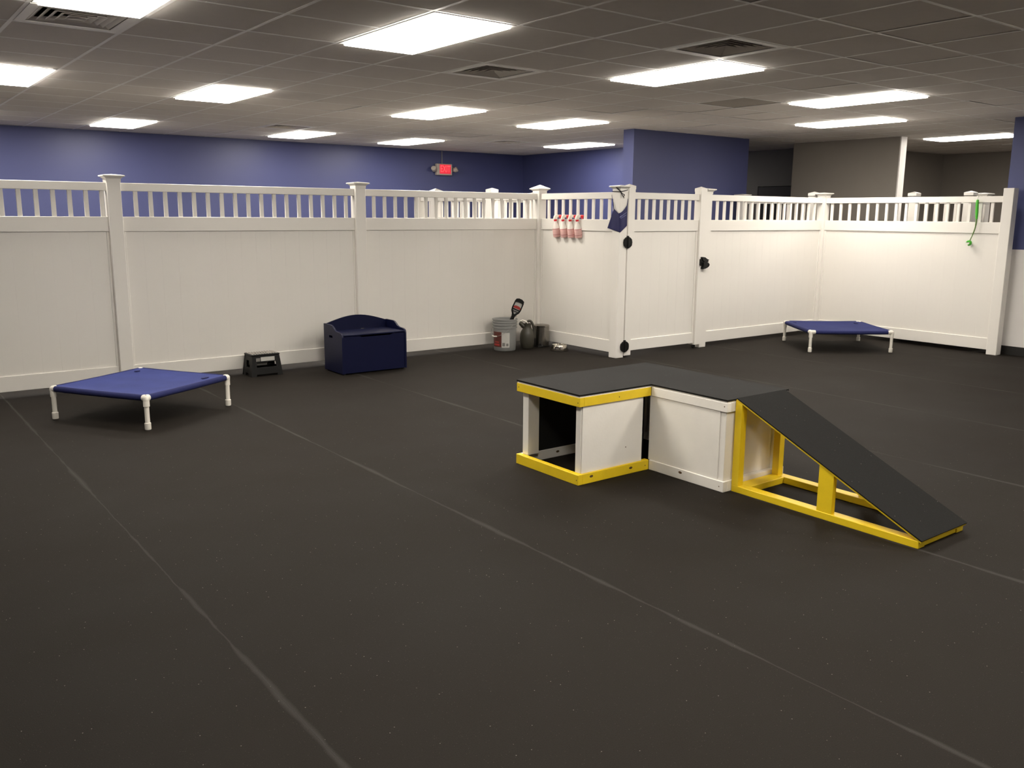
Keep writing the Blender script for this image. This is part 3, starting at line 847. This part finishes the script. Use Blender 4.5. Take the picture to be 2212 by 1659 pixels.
# ------------------------------------------------------------------ folding step stool
t = thing('step_stool', 'small black folding step stool with white grip strips by the left fence', 'step stool', (3.205, 8.125, 0))
SW, SD = 0.142, 0.195
def stool_top(bm):
    box(bm, -SW, SW, -0.004, SD+0.004, 0.196, 0.212, bev=0.006)
part('seat', BLACK_PL, t, stool_top)
def front_panel(yo, s):
    def b(bm):
        # slanted trapezoid frame with a hand opening and an arched foot
        def P(x, z): return (x*(1 + 0.16*(0.196-z)/0.196), yo + s*0.022*(0.196-z)/0.196, z)
        def quad(x0, x1, z0, z1):
            A = [P(x0, z0), P(x1, z0), P(x1, z1), P(x0, z1)]
            a = [bm.verts.new(p) for p in A]
            c = [bm.verts.new((p[0], p[1]-s*0.012, p[2])) for p in A]
            bm.faces.new(a); bm.faces.new(c[::-1])
            for q in range(4): bm.faces.new((a[q], c[q], c[(q+1) % 4], a[(q+1) % 4]))
        w = SW-0.006
        quad(-w, w, 0.138, 0.196)
        quad(-w, -w+0.045, 0.0, 0.138); quad(w-0.045, w, 0.0, 0.138)
        quad(-w+0.045, w-0.045, 0.022, 0.088)
    return b
part('front_panel', BLACK_PL, t, front_panel(-0.002, -1))
part('back_panel', BLACK_PL, t, front_panel(SD+0.002, 1))
for s in (-1, 1):
    def sd(bm, s=s):
        def P(y, z): return (s*((SW-0.008)*(1 + 0.16*(0.196-z)/0.196)), y + (0.0 if 0 < y < SD else 0), z)
        def quad(y0, y1, z0, z1):
            A = [P(y0, z0), P(y1, z0), P(y1, z1), P(y0, z1)]
            a = [bm.verts.new(p) for p in A]
            c = [bm.verts.new((p[0]-s*0.01, p[1], p[2])) for p in A]
            bm.faces.new(a); bm.faces.new(c[::-1])
            for q in range(4): bm.faces.new((a[q], c[q], c[(q+1) % 4], a[(q+1) % 4]))
        quad(0.0, SD, 0.150, 0.196); quad(0.0, 0.055, 0.0, 0.150); quad(SD-0.055, SD, 0.0, 0.150); quad(0.055, SD-0.055, 0.03, 0.085)
    part('side_panel', BLACK_PL, t, sd)
bpart('fold_panel', BLACK_PL, t, -0.09, 0.09, 0.06, 0.13, 0.098, 0.104)
bpart('fold_label', LABEL_G, t, -0.085, 0.03, 0.052, 0.058, 0.098, 0.135, label='grey label inside the stool')
k_ = 0
for q in range(10):
    x = -0.118 + q*0.0262
    split = 2 <= q <= 6
    for y0, y1 in (((0.02, 0.085), (0.11, 0.175)) if split else ((0.02, 0.175),)):
        bpart('grip_strip', STRIP_W, t, x-0.0055, x+0.0055, y0, y1, 0.2121, 0.2145, bev=0.0008)
bpart('sticker', LABEL_W, t, -0.055, 0.083, -0.0105, -0.0045, 0.147, 0.185, label='white printed sticker')
bpart('sticker', LABEL_G, t, -0.102, -0.062, -0.0105, -0.0045, 0.147, 0.178, label='grey printed sticker')

# ------------------------------------------------------------------ bucket, shovel, jug, bin, bowl in the fence corner
BX, BY = 6.105, 8.145
t = thing('bucket', 'grey plastic five gallon bucket with ribbed rim and brown label at fence corner', 'bucket', (BX, BY, 0))
def bucket(bm):
    o = [(0.122, 0.002), (0.126, 0.006), (0.131, 0.15), (0.134, 0.262), (0.1435, 0.264), (0.1435, 0.272), (0.1355, 0.276), (0.1365, 0.298), (0.1455, 0.300), (0.1455, 0.307), (0.137, 0.311), (0.1385, 0.328), (0.146, 0.330), (0.146, 0.337), (0.139, 0.340), (0.1405, 0.356), (0.1475, 0.358), (0.1475, 0.368), (0.138, 0.369), (0.134, 0.355), (0.120, 0.012)]
    lathe(bm, o, 40)
part('body', GREY_PAIL, t, bucket, True, angle=50)
# direction from the bucket to the viewer
va = math.atan2(-BY, -BX)
def band(bm, a0, a1, z0, z1, r0, r1, n=10):
    P = [[bm.verts.new(((r0 + (r1-r0)*(z-0.05)/0.2 + e_)*math.cos(a0+(a1-a0)*k/n), (r0 + (r1-r0)*(z-0.05)/0.2 + e_)*math.sin(a0+(a1-a0)*k/n), z)) for k in range(n+1)] for e_ in (0.0, 0.0015) for z in (z0, z1)]
    a, b, c, d_ = P
    for k in range(n):
        bm.faces.new((c[k], c[k+1], d_[k+1], d_[k])); bm.faces.new((a[k], b[k], b[k+1], a[k+1]))
        bm.faces.new((a[k], a[k+1], c[k+1], c[k])); bm.faces.new((b[k], d_[k], d_[k+1], b[k+1]))
    bm.faces.new((a[0], c[0], d_[0], b[0])); bm.faces.new((a[n], b[n], d_[n], c[n]))
part('label', LABEL_BR, t, lambda bm: band(bm, va-1.30, va-0.30, 0.05, 0.225, 0.1295, 0.1340), True, label='brown printed label')
lw = part('label', LABEL_W, t, lambda bm: band(bm, va-0.28, va+0.42, 0.045, 0.215, 0.1295, 0.1340), True, label='pale printed label')
part('label_print', LABEL_G, lw, lambda bm: (band(bm, va-0.22, va+0.02, 0.06, 0.10, 0.1315, 0.1335), band(bm, va+0.12, va+0.32, 0.062, 0.092, 0.1315, 0.1335)), True)
part('label_print', LABEL_RED, t, lambda bm: (band(bm, va-1.1, va-0.5, 0.065, 0.085, 0.1316, 0.1335), band(bm, va-1.0, va-0.55, 0.10, 0.112, 0.1316, 0.1350)), True, label='red lettering bar on the brown label')
def bail(bm):
    a0 = va+0.75; a1 = va-2.39
    p0 = Vector((0.148*math.cos(a0), 0.148*math.sin(a0), 0.318)); p1 = Vector((0.148*math.cos(a1), 0.148*math.sin(a1), 0.318))
    pts = []
    for k in range(15):
        s = k/14; an = a0 + (a1-a0)*s
        rr = 0.150 + 0.016*math.sin(math.pi*s)
        pts.append((rr*math.cos(an), rr*math.sin(an), 0.318 - 0.145*math.sin(math.pi*min(1, s*1.0))))
    tube(bm, pts, 0.0022, 6)
part('bail', WIRE, t, bail, True)
def grip(bm):
    a0 = va+0.75; a1 = va-2.39
    pts = []
    for k in (6, 6.7, 7.4, 8):
        s = k/14; an = a0 + (a1-a0)*s
        rr = 0.152 + 0.016*math.sin(math.pi*s)
        pts.append((rr*math.cos(an), rr*math.sin(an), 0.318 - 0.145*math.sin(math.pi*s)))
    tube(bm, pts, 0.008, 10)
part('grip', PVC, t, grip, True, label='white bail grip')

# shovel grip sticking out of the bucket, facing the viewer
vdir = Vector((-BX, -BY, 0)).normalized()
side_v = Vector((-vdir.y, vdir.x, 0))          # to the right seen from the front
if side_v.dot(_r2) < 0: side_v = -side_v
def front_frame(org, lean=0.0, tilt=0.0):
    up = Vector((0, 0, 1))*math.cos(lean) + side_v*math.sin(lean)
    rt = side_v*math.cos(lean) - Vector((0, 0, 1))*math.sin(lean)
    return lambda a, c, d_: Vector(org) + rt*a + up*c + vdir*d_
t = thing('shovel', 'black D-grip shovel handle with printed paper tag standing in the grey bucket', 'shovel', (BX+0.02, BY+0.02, 0.03))
ff = front_frame((0, 0, 0), 0.42)
def ring_poly(bm, outer, inner, f, d0, d1):
    n_ = len(outer)
    A = [bm.verts.new(f(p[0], p[1], d0)) for p in outer]; B = [bm.verts.new(f(p[0], p[1], d1)) for p in outer]
    C_ = [bm.verts.new(f(p[0], p[1], d0)) for p in inner]; D_ = [bm.verts.new(f(p[0], p[1], d1)) for p in inner]
    for i in range(n_):
        j = (i+1) % n_
        bm.faces.new((A[i], A[j], B[j], B[i])); bm.faces.new((C_[i], D_[i], D_[j], C_[j]))
        bm.faces.new((A[i], C_[i], C_[j], A[j])); bm.faces.new((B[i], B[j], D_[j], D_[i]))
SX, SZ = -0.066, 0.34
out_ = [(-0.022, 0.03), (-0.03, 0.055), (-0.052, 0.085), (-0.060, 0.12), (-0.058, 0.205), (-0.050, 0.232), (-0.02, 0.246), (0.02, 0.246), (0.050, 0.232), (0.058, 0.205), (0.060, 0.12), (0.052, 0.085), (0.03, 0.055), (0.022, 0.03)]
inn_ = [(-0.004, 0.058), (-0.012, 0.068), (-0.034, 0.094), (-0.044, 0.122), (-0.044, 0.19), (-0.038, 0.200), (-0.02, 0.204), (0.02, 0.204), (0.038, 0.200), (0.044, 0.19), (0.044, 0.122), (0.034, 0.094), (0.012, 0.068), (0.004, 0.058)]
tr = lambda L_: [(p[0]*0.95+SX, p[1]+SZ) for p in L_]
part('grip', BLACK_PL, t, lambda bm: (ring_poly(bm, tr(out_), tr(inn_), ff, 0.0, 0.026), prism(bm, [(SX-0.045, SZ+0.108), (SX+0.045, SZ+0.108), (SX+0.045, SZ+0.120), (SX-0.045, SZ+0.120)], ff, 0.004, 0.022), prism(bm, [(SX-0.03, SZ+0.085), (SX+0.03, SZ+0.085), (SX+0.036, SZ+0.094), (SX-0.036, SZ+0.094)], ff, 0.004, 0.022)))
tg = part('paper_tag', LABEL_W, t, lambda bm: prism(bm, tr(inn_), ff, 0.008, 0.0095), label='white paper tag in the grip')
part('tag_print', LABEL_RED, tg, lambda bm: prism(bm, [(SX-0.042, SZ+0.125), (SX+0.042, SZ+0.125), (SX+0.042, SZ+0.145), (SX+0.02, SZ+0.158), (SX-0.02, SZ+0.158), (SX-0.042, SZ+0.145)], ff, 0.0097, 0.0105), label='red printed band on the tag')
part('shaft', BLACK_PL, t, lambda bm: tube(bm, [ff(SX, 0.03, 0.013), ff(SX, SZ*0.6, 0.013), ff(SX, SZ+0.035, 0.013)], [0.022, 0.021, 0.021], 14), True)
t = thing('scoop_handle', 'short white plastic handle leaning behind the black shovel grip in the bucket', 'scoop', (BX+0.03, BY+0.03, 0.03))
f2 = front_frame((0, 0, 0), 0.40)
part('handle', PVC, t, lambda bm: tube(bm, [f2(-0.02, 0.02, -0.03), f2(-0.022, 0.25, -0.03), f2(-0.024, 0.395, -0.03)], [0.011, 0.011, 0.009], 10), True)
part('scoop', PVC, t, lambda bm: prism(bm, [(-0.055, 0.0), (0.01, 0.0), (0.0, 0.08), (-0.045, 0.08)], f2, -0.04, -0.022))

# watering jug
JX, JY = 6.405, 8.105
jd = Vector((-JX, -JY, 0)).normalized()
js = Vector((-jd.y, jd.x, 0))
if js.dot(_r2) < 0: js = -js
t = thing('watering_can', 'dark olive plastic watering jug with loop handle beside the grey bucket', 'watering can', (JX, JY, 0))
part('body', JUG, t, lambda bm: lathe(bm, [(0.066, 0.0), (0.074, 0.006), (0.084, 0.06), (0.0865, 0.12), (0.083, 0.17), (0.073, 0.205), (0.058, 0.228), (0.047, 0.246), (0.044, 0.268), (0.050, 0.292), (0.046, 0.293), (0.040, 0.268), (0.042, 0.25)], 32), True, angle=60)
def spout(bm):
    p = [js*0.02*-1 + Vector((0, 0, 0.245)), js*-0.055 + Vector((0, 0, 0.272)), js*-0.082 + Vector((0, 0, 0.296)), js*-0.094 + Vector((0, 0, 0.303))]
    tube(bm, smooth_path(p, 4), [0.030]*5 + [0.026]*4 + [0.021]*3 + [0.018], 14)
part('spout', JUG, t, spout, True)
part('spout_highlight', PVC, t, lambda bm: tube(bm, smooth_path([js*-0.088 + Vector((0, 0, 0.318)), js*-0.058 + Vector((0, 0, 0.330)), js*-0.015 + Vector((0, 0, 0.315)), js*0.005+Vector((0, 0, 0.297))], 4), [0.012]*4 + [0.019]*5 + [0.020]*4, 12, 0.5), True, label='pale strip imitating the highlight on the spout')  # pale piece shaped to imitate the white highlight on the spout
part('handle', JUG, t, lambda bm: tube(bm, smooth_path([js*-0.012 + Vector((0, 0, 0.290)), js*0.012 + Vector((0, 0, 0.322)), js*0.042 + Vector((0, 0, 0.318)), js*0.066 + Vector((0, 0, 0.275)), js*0.078 + Vector((0, 0, 0.215)), js*0.083 + Vector((0, 0, 0.16)), js*0.079 + Vector((0, 0, 0.12))], 5), 0.0145, 12), True)

# steel pedal bin
TX, TY = 6.648, 8.142
td = Vector((-TX, -TY, 0)).normalized()
ts = Vector((-td.y, td.x, 0))
if ts.dot(_r2) < 0: ts = -ts
t = thing('pedal_bin', 'small shiny steel pedal bin in the fence corner behind the dog bowl', 'bin', (TX, TY, 0))
part('body', STEEL, t, lambda bm: lathe(bm, [(0.094, 0.016), (0.096, 0.018), (0.096, 0.236), (0.094, 0.238)], 40), True, angle=40)
part('base_ring', BLACK_PL, t, lambda bm: lathe(bm, [(0.095, 0.0), (0.098, 0.003), (0.098, 0.016), (0.094, 0.018)], 40), True)
part('lid', STEEL, t, lambda bm: lathe(bm, [(0.097, 0.238), (0.098, 0.241), (0.098, 0.254), (0.090, 0.261), (0.05, 0.267), (0.001, 0.269)], 40), True, angle=40)
fb = lambda a, c, d_: ts*a + Vector((0, 0, c)) + td*d_
part('reflection_strip', BLACK_PL, t, lambda bm: prism(bm, [(-0.101, 0.0), (-0.074, 0.0), (-0.074, 0.252), (-0.101, 0.252)], fb, -0.035, 0.063))  # black strip stands in for the dark reflection on the steel
part('pedal', BLACK_PL, t, lambda bm: (prism(bm, [(-0.040, 0.004), (0.020, 0.004), (0.020, 0.020), (-0.040, 0.020)], fb, 0.09, 0.135), prism(bm, [(-0.03, 0.020), (0.01, 0.020), (0.0, 0.045), (-0.022, 0.045)], fb, 0.088, 0.102)))
part('pedal_badge', STEEL, t, lambda bm: prism(bm, [(-0.034, 0.008), (0.0, 0.008), (0.0, 0.016), (-0.034, 0.016)], fb, 0.1352, 0.137))

# dog bowl
t = thing('dog_bowl', 'round stainless steel dog bowl on the floor in front of the pedal bin', 'dog bowl', (6.598, 7.745, 0))
part('bowl', STEEL_B, t, lambda bm: lathe(bm, [(0.104, 0.004), (0.106, 0.008), (0.084, 0.066), (0.083, 0.071), (0.079, 0.072), (0.076, 0.069), (0.068, 0.030), (0.05, 0.022), (0.002, 0.020)], 40), True, angle=60)
part('rubber_ring', BLACK_RUB, t, lambda bm: lathe(bm, [(0.098, 0.0), (0.106, 0.001), (0.1065, 0.006), (0.10, 0.006)], 40), True)

# ------------------------------------------------------------------ spray bottles hooked over the middle rail
def bottle_proto():
    t = thing('spray_bottle', '', 'spray bottle', (0, 0, 0), 0, 'spray bottles hanging on the fence')
    # local origin: neck on the rail top edge; +x points through the fence, bottle leans back towards -x
    TL = Matrix.Translation((-0.030, 0, 0.010)) @ Matrix.Rotation(math.radians(-9), 4, 'Y') @ Matrix.Rotation(math.pi, 4, 'X')
    part('bottle', BOTTLE, t, lambda bm: lathe(bm, [(0.013, 0.022), (0.0145, 0.03), (0.018, 0.05), (0.027, 0.075), (0.037, 0.098), (0.0435, 0.112), (0.045, 0.119)], 26, mtx=TL), True)
    part('lower_body', PINK, t, lambda bm: lathe(bm, [(0.045, 0.119), (0.0455, 0.125), (0.0455, 0.208), (0.041, 0.221)], 26, mtx=TL), True, label='pink filled lower half')
    part('print_line', PINK_D, t, lambda bm: (lathe(bm, [(0.0456, 0.123), (0.0462, 0.124), (0.0462, 0.127), (0.0456, 0.128)], 26, mtx=TL, cap0=False, cap1=False), lathe(bm, [(0.0456, 0.188), (0.0462, 0.189), (0.0462, 0.192), (0.0456, 0.193)], 26, mtx=TL, cap0=False, cap1=False)), True)
    part('collar', RED_PL, t, lambda bm: lathe(bm, [(0.0165, 0.016), (0.018, 0.018), (0.018, 0.034), (0.0165, 0.036)], 18, mtx=TL), True, label='red collar ring')
    def head(bm):
        f = lambda a, c, d_: (a, d_, c)
        prism(bm, [(-0.050, 0.000), (-0.014, -0.004), (-0.010, 0.014), (0.012, 0.018), (0.014, 0.046), (-0.004, 0.050), (-0.030, 0.044), (-0.044, 0.028)], f, -0.0115, 0.0115)
        lathe(bm, [(0.0145, -0.012), (0.0145, 0.018)], 18, mtx=TL)
    part('trigger_head', PVC, t, head)
    part('trigger', RED_PL, t, lambda bm: prism(bm, [(0.030, 0.026), (0.048, 0.026), (0.056, 0.0), (0.060, -0.024), (0.053, -0.026), (0.044, 0.002)], lambda a, c, d_: (a, d_, c), -0.009, 0.009))
    part('nozzle', RED_PL, t, lambda bm: tube(bm, [(0.013, 0, 0.031), (0.030, 0, 0.031), (0.058, 0, 0.031)], [0.014, 0.0165, 0.0165], 14), True)
    return t
bp0 = bottle_proto()
labs = ['leftmost of the four red-topped spray bottles hanging on the fence', 'second from left of the four hanging spray bottles', 'third from left of the four hanging spray bottles', 'rightmost of the four hanging spray bottles, next to the navy bandana side']
for q, y in enumerate((8.024, 7.888, 7.760, 7.640)):
    t = bp0 if q == 0 else copy_tree(bp0)
    t.location = (6.768, y, 1.508)
    t.rotation_euler = (0, 0, random.uniform(-0.06, 0.06))
    t['label'] = labs[q]

# ------------------------------------------------------------------ navy bandana tied round the gate post
t = thing('bandana', 'navy bandana tied with black cord around the post left of the gate', 'bandana', (6.795, 7.005, 0))
def wrap(s, z, o):
    """s<0: along the -x face, s>0: along the -y face of the post; rounded at the corner"""
    d0 = PS + o
    if s < -0.02: p = (-d0 - 0.010*max(0, -s-0.08)/0.1, -d0 - s - 0.0)
    elif s > 0.02: p = (-d0 + s, -d0)
    else:
        k = (s+0.02)/0.04
        p = (-d0 + 0.02*k*k, -d0 + 0.02*(1-k)*(1-k))
    return Vector((p[0], p[1], z))
topL = [(-0.178, 1.418), (-0.094, 1.625), (-0.020, 1.572), (0.112, 1.675)]
def edge_top(s):
    if s < -0.094: return 1.418 + (s+0.178)/(0.084)*(1.625-1.418)
    if s < -0.02: return 1.625 + (s+0.094)/0.074*(1.572-1.625)
    return 1.572 + (s+0.02)/0.132*(1.675-1.572) - 0.02*math.sin(math.pi*min(1, (s+0.02)/0.132))
def edge_bot(s):
    if s < 0.012: return 1.416 + (s+0.178)/0.19*(1.371-1.416)
    return 1.371 + (s-0.012)/0.10*(1.445-1.371)
def cloth(bm):
    n_, m_ = 30, 12
    V = {}
    for o_ in (0, 1):
        for i in range(n_+1):
            s = -0.178 + 0.290*i/n_
            a, b = edge_bot(s), edge_top(s)
            b = max(b, a+0.002)
            for j in range(m_+1):
                z = a + (b-a)*j/m_
                off = 0.010 + 0.005*math.sin(60*s) * (1-j/m_) + 0.004*math.sin(9*z+20*s) + o_*0.002
                V[o_, i, j] = bm.verts.new(wrap(s, z, off))
    for i in range(n_):
        for j in range(m_):
            for o_ in (0, 1):
                q = (V[o_, i, j], V[o_, i+1, j], V[o_, i+1, j+1], V[o_, i, j+1])
                bm.faces.new(q if o_ else q[::-1])
    for i in range(n_):
        bm.faces.new((V[0, i, 0], V[0, i+1, 0], V[1, i+1, 0], V[1, i, 0])); bm.faces.new((V[0, i, m_], V[1, i, m_], V[1, i+1, m_], V[0, i+1, m_]))
    for j in range(m_):
        bm.faces.new((V[0, 0, j], V[1, 0, j], V[1, 0, j+1], V[0, 0, j+1])); bm.faces.new((V[0, n_, j], V[0, n_, j+1], V[1, n_, j+1], V[1, n_, j]))
cl = part('cloth', BANDANA, t, cloth, True, angle=80)
def prnt(bm):
    # pale worn lettering streak: a row of small loops along the slanted edge
    pts = []
    for k in range(40):
        s = 0.0 + k*0.0026; z = 1.532 + k*0.0014
        amp = 0.010*(1-k/55.0)*(0.4+0.6*abs(math.sin(k*0.9+1.3*math.sin(k*0.37))))
        pts.append(wrap(s, z + amp*math.sin(k*1.75+0.6*math.sin(k*0.8)), 0.019))
    tube(bm, pts, [0.0012+0.0014*abs(math.sin(k*0.53)) for k in range(40)], 5)
    tube(bm, [wrap(0.012 + 0.011*k, 1.520 + 0.0050*k, 0.019) for k in range(9)], [0.001, 0.002, 0.0026, 0.002, 0.003, 0.0024, 0.003, 0.002, 0.001], 5)
part('print', BANDANA_P, cl, prnt, True, label='pale illegible print')
def cord(bm):
    R_ = 0.004
    tube(bm, smooth_path([wrap(-0.122, 1.806, 0.006), wrap(-0.06, 1.803, 0.006), wrap(-0.012, 1.802, 0.009), wrap(0.03, 1.806, 0.006), wrap(0.11, 1.822, 0.006)], 5), R_, 8)
part('cord', CORD, t, cord, True)
def straps(bm):
    a_ = smooth_path([wrap(-0.092, 1.612, 0.012), wrap(-0.100, 1.650, 0.010), wrap(-0.107, 1.69, 0.006), wrap(-0.120, 1.725, 0.0045), wrap(-0.128, 1.77, 0.004)], 4)
    tube(bm, a_, [0.0055 - 0.0035*k/(len(a_)-1) for k in range(len(a_))], 8)
    a_ = smooth_path([wrap(0.107, 1.660, 0.012), wrap(0.112, 1.695, 0.008), wrap(0.114, 1.73, 0.005)], 5)
    tube(bm, a_, [0.0055 - 0.0035*k/(len(a_)-1) for k in range(len(a_))], 8)
part('tie_strap', BANDANA, t, straps, True)
def bow(bm):
    lathe(bm, [(0.0, 0.010), (0.007, 0.007), (0.010, 0.0), (0.007, -0.008), (0.0, -0.010)], 12, origin=wrap(0.0, 1.803, 0.014), cap0=False, cap1=False)
    tube(bm, smooth_path([wrap(0.0, 1.805, 0.014), wrap(-0.035, 1.832, 0.022), wrap(-0.066, 1.846, 0.024), wrap(-0.055, 1.834, 0.026), wrap(-0.02, 1.815, 0.022), wrap(0.0, 1.803, 0.016)], 5), 0.0042, 8)
    tube(bm, smooth_path([wrap(0.0, 1.80, 0.014), wrap(0.03, 1.780, 0.018), wrap(0.055, 1.773, 0.02), wrap(0.058, 1.76, 0.02), wrap(0.044, 1.752, 0.02)], 5), 0.0042, 8)
    tube(bm, smooth_path([wrap(0.0, 1.80, 0.014), wrap(0.02, 1.775, 0.016), wrap(0.042, 1.752, 0.017), wrap(0.056, 1.735, 0.016)], 5), 0.0042, 8)
part('bow', CORD, t, bow, True)

# ------------------------------------------------------------------ green ball thrower on the right fence
t = thing('ball_thrower', 'bright green ball thrower hanging from the top rail of the right fence', 'ball thrower', (10.545, 4.98, 0))
X_ = -0.030
P_ = lambda y, z, x=X_: (x, y-4.98, z)
part('grip', GREEN, t, lambda bm: tube(bm, smooth_path([P_(4.987, 1.762), P_(4.988, 1.73), P_(4.985, 1.67), P_(4.981, 1.61), P_(4.979, 1.57), P_(4.977, 1.54)], 4), [0.009, 0.013, 0.014, 0.0145] + [0.0165]*5 + [0.0165]*4 + [0.015]*4 + [0.012]*3 + [0.0095], 12), True)
part('shaft', GREEN_D, t, lambda bm: tube(bm, smooth_path([P_(4.978, 1.56), P_(4.978, 1.50), P_(4.984, 1.44), P_(5.000, 1.375), P_(5.030, 1.292)], 5), [0.0085]*8 + [0.007]*8 + [0.0055]*5, 10), True)
def cup(bm):
    n_, m_ = 12, 6
    # open claw: three quarters of a hollow sphere
    V = {}
    for sh, r_ in ((0, 0.033), (1, 0.0295)):
        for i in range(n_+1):
            for j in range(m_+1):
                th = math.radians(-50 + 260*i/n_); ph = math.radians(-55 + 110*j/m_)
                p = Vector((r_*math.sin(ph), r_*math.cos(ph)*math.cos(th), r_*math.cos(ph)*math.sin(th)))
                q = Matrix.Rotation(math.radians(62), 3, 'X') @ p
                V[sh, i, j] = bm.verts.new(Vector(P_(5.037, 1.268)) + q)
    for sh in (0, 1):
        for i in range(n_):
            for j in range(m_): bm.faces.new((V[sh, i, j], V[sh, i+1, j], V[sh, i+1, j+1], V[sh, i, j+1]))
    for i in range(n_):
        for j in (0, m_): bm.faces.new((V[0, i, j], V[0, i+1, j], V[1, i+1, j], V[1, i, j]))
    for j in range(m_):
        for i in (0, n_): bm.faces.new((V[0, i, j], V[0, i, j+1], V[1, i, j+1], V[1, i, j]))
part('cup', GREEN, t, cup, True)
part('hanging_wire', WIRE, t, lambda bm: tube(bm, smooth_path([P_(4.988, 1.752), P_(4.985, 1.79), P_(4.983, 1.8035, -0.012), P_(4.983, 1.8035, 0.055), P_(4.983, 1.775, 0.056)], 4), 0.0018, 6), True)
